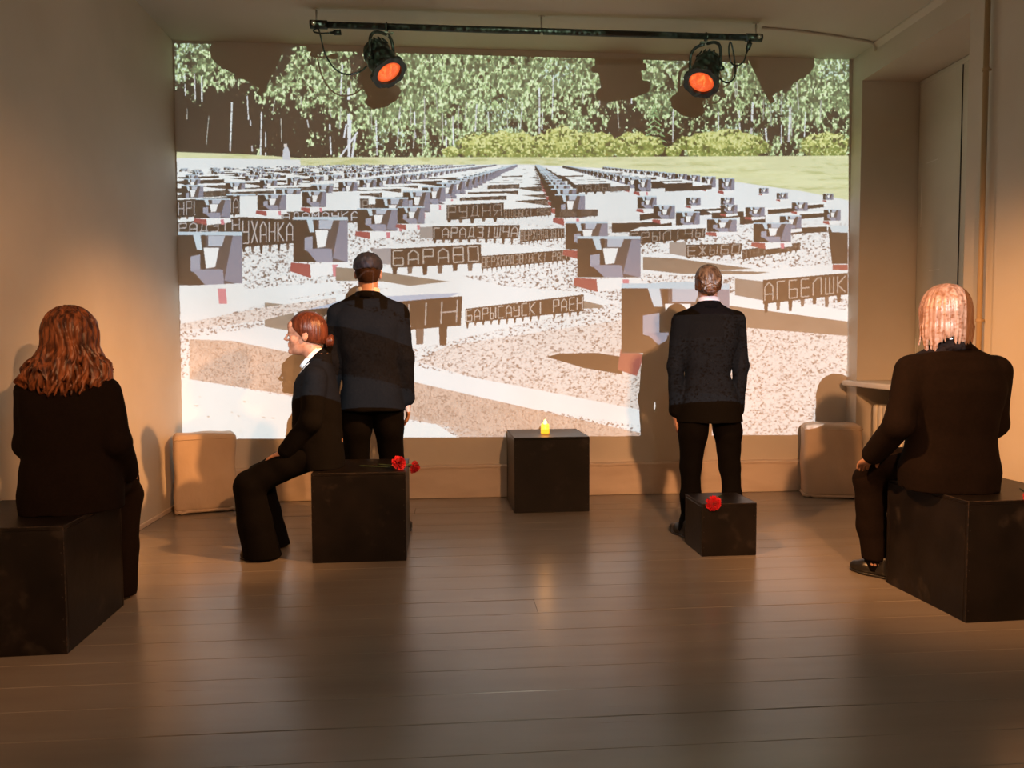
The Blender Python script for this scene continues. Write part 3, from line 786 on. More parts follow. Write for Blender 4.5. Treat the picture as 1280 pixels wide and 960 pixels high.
cube_l = black_cube('stage_cube', 'black cube under the seated person with long wavy auburn hair', -1.703, 3.262, 0.495, 0.555, 0.492, 0.03)
cube_r = black_cube('stage_cube', 'scuffed black cube under the seated person with straight blond hair', 2.413, 3.268, 0.555, 0.555, 0.512, 0.035)
cube_m = black_cube('stage_cube', 'black cube under the seated person in profile, two red carnations on it', -0.483, 4.388, 0.50, 0.50, 0.485, 0.012)
cube_c = black_cube('stage_cube', 'black cube against the screen wall with a lit candle on top', 0.712, 5.512, 0.527, 0.515, 0.525, 0.02)
cube_s = black_cube('stage_cube', 'small black cube behind the standing person with pinned-up hair, one red carnation on it', 1.536, 4.212, 0.308, 0.300, 0.292, 0.0, True)

# ------------------------------------------------------------------ slipcovered poufs
def pouf(label, x, y, sx_, sy_, h, rot, seed):
    r = np.random.default_rng(seed)
    root = empty('pouf', (x, y, 0)); root.rotation_euler = (0, 0, rot)
    bpy.context.view_layer.update()
    tag(root, label, 'pouf', 'slipcovered poufs')
    bm = box_bm(-sx_ / 2, -sy_ / 2, 0.012, sx_ / 2, sy_ / 2, h, 0.035, 4)
    bmesh.ops.subdivide_edges(bm, edges=[e for e in bm.edges if e.calc_length() > 0.1], cuts=9, use_grid_fill=True)
    for v_ in bm.verts:
        q = v_.co
        bulge = 0.007 * math.cos(q.x / sx_ * 3.0) * math.cos((q.z - h / 2) / h * 3.0)
        wr = 0.0035 * math.sin(q.z * 23 + q.x * 9 + seed) + 0.003 * math.sin(q.x * 31 + q.z * 13 + seed)
        d = q.copy(); d.z = 0
        if d.length > 1e-4: v_.co += d.normalized() * (bulge + wr)
        if q.z > h - 0.04: v_.co.z += 0.006 * math.cos(q.x * 4) * math.cos(q.y * 4) + 0.003 * math.sin(q.x * 27 + seed)
    b = bm_obj('cover', bm, M['fabric'], None, True); b.parent = root
    # seam piping round the top and a crumpled hem on the floor
    def ring(z, gx2, gy2, rad2, n, wob):
        pts = []
        for i in range(n + 1):
            a = 2 * math.pi * i / n
            c, s = math.cos(a), math.sin(a)
            pts.append(Vector((gx2 * math.copysign(abs(c) ** 0.22, c), gy2 * math.copysign(abs(s) ** 0.22, s), z + wob * math.sin(a * 11 + seed))))
        return tube_geo(pts, rad2, 6, False)
    v, f = ring(h - 0.028, sx_ / 2 + .001, sy_ / 2 + .001, 0.004, 96, .0015)
    o = mesh_obj('seam_piping', v, f, M['fabric'], None, True); o.parent = root
    v, f = ring(0.017, sx_ / 2 - .006, sy_ / 2 - .006, 0.012, 96, .004)
    o = mesh_obj('crumpled_hem', v, f, M['fabric'], None, True); o.parent = root
    for a in (-1, 1):
        for c in (-1, 1):
            v, f = lathe_geo([(.016, 0), (.016, .02)], 10, Matrix.Translation((a * (sx_ / 2 - .06), c * (sy_ / 2 - .06), 0)))
            o = mesh_obj('foot', v, f, M['black_metal']); o.parent = root
    return root
pouf('beige slipcovered pouf in the corner by the left wall', -1.722, 5.575, 0.405, 0.225, 0.548, 0.35, 1)
pouf('beige slipcovered pouf below the end of the window sill', 2.917, 5.617, 0.415, 0.240, 0.552, -0.32, 4)

# ------------------------------------------------------------------ stage lamps
def unit(v): return Vector(v).normalized()
def spotlight(label, center, axis, bar_z, bar_y, lit, cable=None, clamp_x=None, group='stage spotlights'):
    """par can: axis = direction of the beam"""
    c = Vector(center); ax = unit(axis)
    root = empty('stage_spotlight', c)
    bpy.context.view_layer.update()
    tag(root, label, 'spotlight', group)
    side = ax.cross(Vector((0, 0, 1))).normalized()
    up = side.cross(ax).normalized()
    fr = Matrix((( side.x, up.x, ax.x, c.x), (side.y, up.y, ax.y, c.y), (side.z, up.z, ax.z, c.z), (0, 0, 0, 1)))
    # can with ribs: local z runs along the beam
    prof = [(0.0, -0.150), (0.045, -0.148), (0.074, -0.128), (0.086, -0.100), (0.088, -0.085), (0.094, -0.080), (0.094, -0.068), (0.090, -0.062), (0.092, -0.02), (0.097, -0.014), (0.097, 0.0), (0.093, 0.008), (0.095, 0.075), (0.099, 0.080), (0.099, 0.095), (0.091, 0.095), (0.089, 0.03), (0.03, 0.0), (0.0, 0.0)]
    v, f = lathe_geo(prof, 28, fr); mesh_obj('can', v, f, M['can_metal'], root, True)
    # scalloped colour-frame holder
    V_, F_ = [], []
    n = 48
    for i in range(n):
        a = 2 * math.pi * i / n
        ro = 0.118 + 0.007 * (1 if math.cos(8 * a) > 0.2 else 0)
        for (rr, zz) in ((0.086, 0.088), (ro, 0.088), (ro, 0.112), (0.086, 0.112)):
            V_.append(fr @ Vector((rr * math.cos(a), rr * math.sin(a), zz)))
    for i in range(n):
        j = (i + 1) % n
        for k in range(4):
            F_.append((i * 4 + k, i * 4 + (k + 1) % 4, j * 4 + (k + 1) % 4, j * 4 + k))
    mesh_obj('gel_frame', V_, F_, M['black_metal'], root)
    # bulging lens / gel
    v, f = lathe_geo([(0.0885, 0.090), (0.075, 0.097), (0.05, 0.103), (0.02, 0.106), (0.0, 0.1065)], 28, fr)
    mesh_obj('orange_gel' if lit else 'lens', v, f, M['gel'] if lit else M['lens_off'], root, True)
    # rear vents
    for k in range(5):
        a = math.radians(50 + 20 * k)
        p0 = fr @ Vector((0.089 * math.cos(a), 0.089 * math.sin(a), -0.122)); p1 = fr @ Vector((0.096 * math.cos(a), 0.096 * math.sin(a), -0.09))
        v, f = tube_geo([p0, p1], 0.006, 6); mesh_obj('vent_rib', v, f, M['black_metal'], root)
    # yoke: a bent strap from side to side over the bar hook
    hx = clamp_x if clamp_x is not None else c.x
    top = Vector((hx, bar_y, bar_z - 0.052))
    L_ = c - side * 0.112; R_ = c + side * 0.112
    zt = top.z
    path = [L_ - Vector((0, 0, .014)), L_ + Vector((0, 0, .05)), Vector((L_.x, L_.y, 0)) * .94 + Vector((top.x, top.y, 0)) * .06 + Vector((0, 0, zt - .055)), Vector((L_.x, L_.y, 0)) * .6 + Vector((top.x, top.y, 0)) * .4 + Vector((0, 0, zt - .012)), top, Vector((R_.x, R_.y, 0)) * .6 + Vector((top.x, top.y, 0)) * .4 + Vector((0, 0, zt - .012)), Vector((R_.x, R_.y, 0)) * .94 + Vector((top.x, top.y, 0)) * .06 + Vector((0, 0, zt - .055)), R_ + Vector((0, 0, .05)), R_ - Vector((0, 0, .014))]
    v, f = tube_geo(smooth_path(path, 5), 0.0105, 8)
    mesh_obj('yoke', v, f, M['black_metal'], root, True)
    for s_, q in ((-1, L_), (1, R_)):
        v, f = tube_geo([q - side * s_ * .022, q + side * s_ * .020], 0.016, 10); mesh_obj('tilt_knob', v, f, M['black_metal'], root, True)
    # hook clamp
    v, f = tube_geo([top + Vector((0, 0, -.012)), top + Vector((0, 0, .030))], 0.011, 8); kb = mesh_obj('hook_clamp', v, f, M['steel'], root, True)
    bm_obj('clamp_plate', box_bm(top.x - .045, top.y - .014, top.z + .004, top.x + .045, top.y + .014, top.z + .016, .003), M['steel'], kb)
    v, f = tube_geo([Vector((hx, bar_y - 0.024, bar_z - .03)), Vector((hx, bar_y - .026, bar_z)), Vector((hx, bar_y, bar_z + .026)), Vector((hx, bar_y + .026, bar_z)), Vector((hx, bar_y + .024, bar_z - .03))], 0.006, 6)
    mesh_obj('clamp_hook', v, f, M['black_metal'], kb, True)
    if cable:
        v, f = tube_geo(smooth_path(cable[0], 7), 0.0055, 7); cb = mesh_obj('power_cable', v, f, M['cable'], root, True)
        e, dv = Vector(cable[0][-1]), unit(Vector(cable[0][-1]) - Vector(cable[0][-2]))
        v, f = tube_geo([e - dv * .01, e + dv * .012, e + dv * .02, e + dv * .062], [.007, .010, .017, .018], 10); mesh_obj('plug', v, f, M['cable'], cb, True)
    return root

def lamp_bar(label, y, z, x0, x1, group='lamp bars'):
    root = empty('lamp_bar', ((x0 + x1) / 2, y, z))
    bpy.context.view_layer.update()
    tag(root, label, 'lamp bar', group)
    v, f = tube_geo([(x0, y, z), (x1, y, z)], 0.0215, 14); mesh_obj('tube', v, f, M['black_metal'], root, True)
    for xe, s in ((x0, -1), (x1, 1)):
        v, f = tube_geo([(xe - s * .10, y, z), (xe + s * .012, y, z)], 0.028, 14); mesh_obj('end_sleeve', v, f, M['black_metal'], root, True)
        v, f = tube_geo([(xe - s * .015, y - .034, z), (xe - s * .015, y + .034, z)], 0.015, 12); mesh_obj('end_bolt', v, f, M['steel'], root, True)
    for xe in (x0 + .03, (x0 + x1) / 2, x1 - .03):
        v, f = tube_geo([(xe, y, z), (xe, y, ZC + .002)], 0.006, 8); mesh_obj('hanger_rod', v, f, M['steel'], root, True)
        v, f = tube_geo([(xe, y, ZC - .004), (xe, y, ZC + .002)], 0.022, 12); mesh_obj('ceiling_rose', v, f, M['ceiling'], root)
    v, f = lathe_geo([(0.0, -.012), (.010, -.010), (.010, .004), (0, .004)], 10, Matrix.Translation(((x0 + x1) / 2, y - .012, z - .018)))
    mesh_obj('eye_bolt', v, f, M['steel'], root, True)
    return root

BY, BZ = 5.25, 3.272
lamp_bar('long black lamp bar under the ceiling with two orange spotlights', BY, BZ, -0.870, 2.165)
spotlight('orange-gelled black spotlight with one slack cable loop, hanging at the wall-corner end of the bar', (-0.415, BY - 0.03, 3.035), (0.46, -0.36, -0.81), BZ, BY, True,
          ([(-0.52, BY + .02, 3.02), (-0.56, BY + .01, 2.98), (-0.64, BY, 2.955), (-0.72, BY, 2.985), (-0.785, BY, 3.08), (-0.815, BY, 3.20), (-0.83, BY, 3.245), (-0.855, BY - .01, 3.235), (-0.850, BY - .02, 3.215), (-0.80, BY - .03, 3.205), (-0.74, BY - .03, 3.210)],), -0.385)
spotlight('orange-gelled black spotlight with a twice-coiled cable, hanging at the window end of the bar', (1.770, BY - 0.03, 3.020), (-0.40, -0.42, -0.81), BZ, BY, True,
          ([(1.865, BY + .02, 3.02), (1.905, BY, 2.975), (1.945, BY, 2.965), (1.99, BY, 3.01), (1.985, BY, 3.13), (1.960, BY, 3.235), (1.945, BY, 3.20), (1.958, BY, 3.11), (2.00, BY, 3.08), (2.05, BY, 3.11), (2.073, BY, 3.177)],), 1.785)
# second bar over the front of the stage, above the picture's upper edge; it shades the top of the projection
lamp_bar('black lamp bar over the front of the stage carrying three spotlights', 2.70, 3.272, -1.3, 2.4)
spotlight('black spotlight over the front of the stage tilted towards the right wall', (-0.59, 2.66, 2.90), (0.86, 0.25, -0.42), 3.272, 2.70, False, None, None, 'front stage spotlights')
spotlight('black spotlight over the front of the stage tilted steeply down', (0.99, 2.66, 2.895), (0.22, 0.30, -0.93), 3.272, 2.70, False, None, None, 'front stage spotlights')
spotlight('black spotlight over the front of the stage tilted towards the left wall', (1.72, 2.66, 2.92), (-0.85, 0.25, -0.46), 3.272, 2.70, False, None, None, 'front stage spotlights')

# ------------------------------------------------------------------ candle and carnations
cz = 0.525
can = empty('candle', (0.700, 5.50, cz))
bpy.context.view_layer.update()
tag(can, 'small glowing amber candle with a flame on the black cube', 'candle')
v, f = lathe_geo([(0.0, cz), (.030, cz), (.031, cz + .004), (.030, cz + .060), (.026, cz + .067), (.018, cz + .064), (0, cz + .062)], 24, Matrix.Translation((0.700, 5.50, 0)))
mesh_obj('wax_body', v, f, M['candle'], can, True)
v, f = lathe_geo([(0.0, cz + .060), (.009, cz + .063), (.014, cz + .072), (.012, cz + .082), (.006, cz + .094), (0, cz + .102)], 14, Matrix.Translation((0.700, 5.50, 0)))
mesh_obj('flame', v, f, M['flame'], can, True)
v, f = tube_geo([(0.700, 5.50, cz + .05), (0.700, 5.50, cz + .066)], .0015, 6); mesh_obj('wick', v, f, M['cable'], can)
gl_ = bpy.data.lights.new('candle_light', 'POINT'); gl_.energy = 0.9; gl_.color = (1.0, 0.42, 0.10); gl_.shadow_soft_size = 0.02
go = bpy.data.objects.new('candle_light', gl_); col.objects.link(go); go.location = (0.700, 5.50, cz + 0.14)

def carnation(label, head, facing, stem_path, r, seed):
    rr = random.Random(seed)
    h = Vector(head); ax = unit(facing)
    root = empty('carnation', h)
    bpy.context.view_layer.update()
    tag(root, label, 'flower', 'red carnations')
    s = ax.orthogonal().normalized(); t = ax.cross(s)
    # ruffled petals in five whorls, each petal its own piece
    for w, (nr, rad_, lift, tilt) in enumerate([(9, 1.0, -.10, .15), (8, .86, .12, .45), (7, .68, .32, .8), (6, .48, .48, 1.1), (4, .28, .58, 1.35)]):
        for k in range(nr):
            a0 = 2 * math.pi * (k + rr.random() * .5) / nr
            V_, F_ = [], []
            nu, nv = 7, 5
            wd = 2.4 * math.pi / nr * (0.8 if w < 3 else 1.0)
            for j in range(nv):
                q = j / (nv - 1)
                for i in range(nu):
                    p = i / (nu - 1) - .5
                    a = a0 + p * wd
                    ruff = q * q * .17 * r * math.sin(i * 2.4 + seed + k * 1.3)
                    edge = (1 - .10 * (i % 2)) if j == nv - 1 else 1
                    rad2 = r * rad_ * q * math.cos(tilt * q * .55) * edge
                    hh = r * (lift * q + math.sin(tilt * q) * .28) + ruff
                    V_.append(h + s * (rad2 * math.cos(a)) + t * (rad2 * math.sin(a)) + ax * hh)
            for j in range(nv - 1):
                for i in range(nu - 1):
                    F_.append((j * nu + i, j * nu + i + 1, (j + 1) * nu + i + 1, (j + 1) * nu + i))
            mesh_obj('petal', V_, F_, M['petal'], root, True)
    fr = Matrix(((s.x, t.x, ax.x, h.x), (s.y, t.y, ax.y, h.y), (s.z, t.z, ax.z, h.z), (0, 0, 0, 1)))
    v, f = lathe_geo([(0.0, -r * .95), (r * .16, -r * .93), (r * .24, -r * .5), (r * .27, -r * .06), (r * .1, 0)], 10, fr)
    mesh_obj('calyx', v, f, M['stem'], root, True)
    v, f = tube_geo(smooth_path([h - ax * r * .9] + [Vector(p) for p in stem_path], 6), .0026, 6)
    mesh_obj('stem', v, f, M['stem'], root, True)
    q = Vector(stem_path[0])
    V_ = [q, q + Vector((.03, .02, .012)), q + Vector((.07, .03, .006)), q + Vector((.032, .012, .004))]
    mesh_obj('leaf', V_, [(0, 1, 2, 3)], M['stem'], root)
    return root
carnation('fuller red carnation lying on the cube of the person in profile', (-0.270, 4.225, 0.522), (0.45, -0.70, 0.50), [(-0.33, 4.28, 0.492), (-0.42, 4.33, 0.489), (-0.50, 4.36, 0.489)], 0.044, 3)
carnation('red carnation hanging over the edge of the cube of the person in profile', (-0.190, 4.255, 0.492), (0.85, -0.42, -0.15), [(-0.262, 4.30, 0.490), (-0.33, 4.36, 0.489), (-0.40, 4.40, 0.489)], 0.038, 8)
carnation('single red carnation at the edge of the small black cube', (1.437, 4.038, 0.299), (-0.10, -0.98, -0.14), [(1.46, 4.12, 0.2955), (1.52, 4.22, 0.2945), (1.58, 4.30, 0.2945)], 0.046, 5)
carnation('red carnation at the front edge of the scuffed black cube', (2.416, 2.975, 0.527), (-0.15, -0.95, 0.05), [(2.46, 3.05, 0.5165), (2.52, 3.14, 0.5145), (2.56, 3.22, 0.5145)], 0.034, 6)

# loose black cable on the floor by the radiator
v, f = tube_geo(smooth_path([(3.128, 5.53, 0.007), (3.10, 5.40, 0.007), (3.06, 5.30, 0.007), (3.02, 5.20, 0.007), (3.08, 5.08, 0.012), (3.16, 5.02, 0.04), (3.22, 5.0, 0.10), (3.24, 4.98, 0.02), (3.16, 4.90, 0.007)], 7), 0.006, 7)
fc = mesh_obj('floor_cable', v, f, M['cable'], None, True)
tag(fc, 'loose black cable on the floor beside the radiator', 'cable')
# ------------------------------------------------------------------ people: smooth bodies grown from blended volumes
class Field:
    def __init__(self, lo, hi, h):
        self.lo = np.array(lo, np.float32); self.h = h
        self.n = np.ceil((np.array(hi) - np.array(lo)) / h).astype(int) + 1
        self.F = np.full(self.n, 0.3, np.float32)
        self.ax = [(self.lo[i] + h * np.arange(self.n[i])).astype(np.float32) for i in range(3)]
    def sub(self, lo, hi):
        s = []
        for i in range(3):
            a = max(0, int((lo[i] - self.lo[i]) / self.h) - 1); b = min(int(self.n[i]), int((hi[i] - self.lo[i]) / self.h) + 3)
            if b <= a: return None
            s.append(slice(a, b))
        return tuple(s)
    def grid(self, s):
        return self.ax[0][s[0]][:, None, None], self.ax[1][s[1]][None, :, None], self.ax[2][s[2]][None, None, :]
    def blend(self, s, d, k, cut=False):
        a = self.F[s]
        if cut:
            d = -d
            h = np.maximum(k - np.abs(a - d), 0) / max(k, 1e-6)
            self.F[s] = np.maximum(a, d) + h * h * k * 0.25
        else:
            h = np.maximum(k - np.abs(a - d), 0) / max(k, 1e-6)
            self.F[s] = np.minimum(a, d) - h * h * k * 0.25
    def cone(self, a, b, ra, rb, k=0.02, cut=False):
        a = np.asarray(a, np.float32); b = np.asarray(b, np.float32); m = max(ra, rb) + k + 2.5 * self.h
        s = self.sub(np.minimum(a, b) - m, np.maximum(a, b) + m)
        if s is None: return
        x, y, z = self.grid(s); d = b - a; L2 = float(d @ d) + 1e-9
        t = np.clip(((x - a[0]) * d[0] + (y - a[1]) * d[1] + (z - a[2]) * d[2]) / L2, 0, 1)
        q = np.sqrt((x - a[0] - t * d[0]) ** 2 + (y - a[1] - t * d[1]) ** 2 + (z - a[2] - t * d[2]) ** 2) - (ra + (rb - ra) * t)
        self.blend(s, q, k, cut)
    def chain(self, pts, k=0.02):
        for (p, r), (q, r2) in zip(pts[:-1], pts[1:]): self.cone(p, q, r, r2, k)
    def ell(self, c, R, rot=None, k=0.02, cut=False):
        """ellipsoid with radii R in the frame rot (columns = axes)"""
        c = np.asarray(c, np.float32); R = np.asarray(R, np.float32); m = float(R.max()) + k + 2.5 * self.h
        s = self.sub(c - m, c + m)
        if s is None: return
        x, y, z = self.grid(s); x = x - c[0]; y = y - c[1]; z = z - c[2]
        if rot is None: X, Y, Z = x, y, z
        else:
            r = np.asarray(rot, np.float32)
            X, Y, Z = (x * r[0, i] + y * r[1, i] + z * r[2, i] for i in range(3))
        k0 = np.sqrt((X / R[0]) ** 2 + (Y / R[1]) ** 2 + (Z / R[2]) ** 2)
        k1 = np.sqrt((X / R[0] ** 2) ** 2 + (Y / R[1] ** 2) ** 2 + (Z / R[2] ** 2) ** 2) + 1e-6
        self.blend(s, k0 * (k0 - 1) / k1, k, cut)
    def loft(self, secs, yaw, k=0.03, grow=0.0, p=2.4):
        """torso: secs = [(z, cx, cy, half width, half depth)] from low to high, turned by yaw"""
        S = np.array(secs, np.float32); z0, z1 = S[0, 0], S[-1, 0]
        m = float(S[:, 3:].max()) + grow + k + 2.5 * self.h
        s = self.sub((S[:, 1].min() - m, S[:, 2].min() - m, z0 - k - .02), (S[:, 1].max() + m, S[:, 2].max() + m, z1 + k + .02))
        x, y, z = self.grid(s)
        zz = z.ravel()
        # smooth interpolation of the sections
        def ip(i):
            t = np.interp(zz, S[:, 0], np.arange(len(S))); j = np.clip(t.astype(int), 0, len(S) - 2); f = t - j; f = f * f * (3 - 2 * f) * .5 + f * .5
            return (S[j, i] * (1 - f) + S[j + 1, i] * f).astype(np.float32)[None, None, :]
        cx, cy, a, b = ip(1), ip(2), ip(3) + grow, ip(4) + grow
        c, sn = math.cos(yaw), math.sin(yaw)
        X = (x - cx) * c + (y - cy) * sn; Y = -(x - cx) * sn + (y - cy) * c
        q = (np.abs(X / a) ** p + np.abs(Y / b) ** p) ** (1 / p)
        d = (q - 1) * np.minimum(a, b)
        e = np.maximum(z0 - grow * .5 - z, z - z1 - grow * .5)
        dd = np.sqrt(np.maximum(d, 0) ** 2 + np.maximum(e, 0) ** 2) + np.minimum(np.maximum(d, e), 0)
        self.blend(s, dd.astype(np.float32), k)
    def plane(self, n, d, k=0.004, s=None):
        """keep only the points with n.p < d"""
        n = np.asarray(n, np.float32); n = n / np.linalg.norm(n)
        s = s or (slice(None),) * 3
        x, y, z = self.grid(s)
        q = n[0] * x + n[1] * y + n[2] * z - d
        a = self.F[s]
        h = np.maximum(k - np.abs(a - q), 0) / k
        self.F[s] = np.maximum(a, q) + h * h * k * 0.25
    def wrinkle(self, amp, fx, fy, fz, seed):
        x, y, z = self.grid((slice(None),) * 3)
        self.F += (amp * (np.sin(fx * x + 7 * z + seed + 2 * np.sin(9 * z + seed)) * np.sin(fz * z + 5 * x + 1.3 * seed) + .6 * np.sin(fy * y + fz * .6 * z + seed * 2 + 3 * x))).astype(np.float32)
    def mesh(self, name, mat, parent=None):
        F = self.F
        F[0] = F[-1] = 0.1; F[:, 0] = F[:, -1] = 0.1; F[:, :, 0] = F[:, :, -1] = 0.1
        neg = F < 0
        cs = [neg[i:neg.shape[0] - 1 + i, j:neg.shape[1] - 1 + j, k:neg.shape[2] - 1 + k] for i in (0, 1) for j in (0, 1) for k in (0, 1)]
        cnt = np.zeros(cs[0].shape, np.int8)
        for c in cs: cnt += c
        act = np.argwhere((cnt > 0) & (cnt < 8))
        idx = np.full(cnt.shape, -1, np.int32); idx[act[:, 0], act[:, 1], act[:, 2]] = np.arange(len(act))
        off = np.array([(i, j, k) for i in (0, 1) for j in (0, 1) for k in (0, 1)])
        val = np.stack([F[act[:, 0] + o[0], act[:, 1] + o[1], act[:, 2] + o[2]] for o in off], 1)
        acc = np.zeros((len(act), 3), np.float32); num = np.zeros(len(act), np.float32)
        for a in range(8):
            for b in range(a + 1, 8):
                if np.abs(off[a] - off[b]).sum() != 1: continue
                m = (val[:, a] < 0) != (val[:, b] < 0)
                t = val[m, a] / (val[m, a] - val[m, b])
                acc[m] += off[a] + t[:, None] * (off[b] - off[a]); num[m] += 1
        V = self.lo + self.h * (act + acc / num[:, None])
        Q = []
        for ax in range(3):
            o1, o2 = [(1, 2), (2, 0), (0, 1)][ax]
            a = np.moveaxis(neg, ax, 0)
            e = np.argwhere(np.moveaxis(a[:-1] != a[1:], 0, ax))
            e = e[(e[:, o1] > 0) & (e[:, o2] > 0) & (e[:, o1] < neg.shape[o1] - 1) & (e[:, o2] < neg.shape[o2] - 1)]
            def at(d1, d2):
                q = e.copy(); q[:, o1] -= d1; q[:, o2] -= d2
                return idx[q[:, 0], q[:, 1], q[:, 2]]
            q = np.stack([at(1, 1), at(0, 1), at(0, 0), at(1, 0)], 1)
            fl = ~neg[e[:, 0], e[:, 1], e[:, 2]]
            q[fl] = q[fl][:, ::-1]
            Q.append(q)
        Q = np.concatenate(Q); Q = Q[(Q >= 0).all(1)]
        me = bpy.data.meshes.new(name)
        me.vertices.add(len(V)); me.vertices.foreach_set('co', V.astype(np.float32).ravel())
        me.loops.add(len(Q) * 4); me.loops.foreach_set('vertex_index', Q.astype(np.int32).ravel())
        me.polygons.add(len(Q)); me.polygons.foreach_set('loop_start', np.arange(0, len(Q) * 4, 4, dtype=np.int32))
        me.polygons.foreach_set('use_smooth', np.ones(len(Q), bool))
        me.update(calc_edges=True); me.validate()
        return link(name, me, mat, parent)

def rot_frame(yaw, pitch=0.0, roll=0.0):
    """columns: right, forward, up; yaw 0 looks along +Y, pitch > 0 looks up"""
    m = Matrix.Rotation(yaw, 3, 'Z') @ Matrix.Rotation(pitch, 3, 'X') @ Matrix.Rotation(roll, 3, 'Y')
    return np.array(m, np.float32)

class Head:
    def __init__(self, c, yaw, pitch=0.0, roll=0.0, s=1.0):
        self.c = np.array(c, np.float32); self.r = rot_frame(yaw, pitch, roll); self.s = s
    def P(self, x, y, z): return self.c + self.s * (self.r @ np.array((x, y, z), np.float32))
    def build(self, f):
        s = self.s
        E = lambda p, R, k=.02, cut=False: f.ell(self.P(*p), np.array(R) * s, self.r, k, cut)
        Cn = lambda a, b, ra, rb, k=.012: f.cone(self.P(*a), self.P(*b), ra * s, rb * s, k)
        E((0, -.012, .028), (.074, .095, .084))
        E((0, .030, -.035), (.060, .058, .078), .03)
        E((0, .052, -.070), (.040, .036, .042), .025)
        E((0, .085, -.096), (.019, .016, .016), .018)                    # chin
        E((0, .074, .045), (.052, .022, .030), .03)                     # forehead
        Cn((-.035, .078, .016), (.035, .078, .016), .010, .010, .015)   # brow
        Cn((0, .087, .014), (0, .117, -.026), .0065, .0066, .010)       # nose
        E((0, .102, -.032), (.0125, .012, .0065), .008)
        for q in (-1, 1):
            E((q * .031, .093, -.002), (.014, .010, .009), .012, True)  # sockets
            E((q * .031, .077, -.003), (.012, .012, .011), .004)        # eyelids
            E((q * .040, .066, -.030), (.020, .018, .018), .02)         # cheeks
            E((q * .072, -.006, -.012), (.009, .018, .031), .006)       # ears
            E((q * .078, -.012, -.006), (.004, .016, .028), .003)
        Cn((-.018, .094, -.053), (.018, .094, -.053), .0060, .0060, .006)   # upper lip
        Cn((-.015, .093, -.066), (.015, .093, -.066), .0062, .0062, .005)   # lower lip
    def eyes(self, body):
        for q in (-1, 1):
            v, fc = lathe_geo([(0, -.010), (.0075, -.0065), (.010, 0), (.0075, .0065), (0, .010)], 12)
            p = self.P(q * .031, .0770, -.003)
            mesh_obj('eye', [Vector(p) + x for x in v], fc, M['eye'], body, True)

def hand(f, wrist, d, n, thumb, curl=0.5, s=1.0):
    """d = towards the fingertips, n = direction the palm faces, thumb = direction of the thumb side"""
    w = np.array(wrist, np.float32); d = np.array(unit(d)); t = np.array(thumb, float); t = t - d * (t @ d); t /= np.linalg.norm(t)
    n = np.array(n, float); n = n - d * (n @ d) - t * (n @ t); n /= np.linalg.norm(n)
    f.cone(w - d * .03, w + d * .02, .024 * s, .024 * s, .02)
    for i, (o, ln) in enumerate(((.030, .070), (.010, .078), (-.010, .073), (-.029, .058))):
        kn = w + d * (.088 - .006 * abs(i - 1)) * s + t * o * s
        f.cone(w + d * .018 * s + t * o * .55 * s, kn, .0145 * s, .0110 * s, .016)
        a = .35 * curl; b = 1.1 * curl
        m = kn + (d * math.cos(a) + n * math.sin(a)) * ln * .52 * s
        e = m + (d * math.cos(b) + n * math.sin(b)) * ln * .48 * s
        f.cone(kn, m, .0098 * s, .0088 * s, .004); f.cone(m, e, .0088 * s, .0072 * s, .003)
    b0 = w + d * .025 * s + t * .022 * s
    m = b0 + (d * .62 + t * .58 + n * .35) * .045 * s
    e = m + (d * .85 + t * .15 + n * .4) * .034 * s
    f.cone(b0, m, .0145 * s, .0105 * s, .012); f.cone(m, e, .0105 * s, .0080 * s, .003)

def scale_chain(ch, q): return [(p, r * q) for p, r in ch]

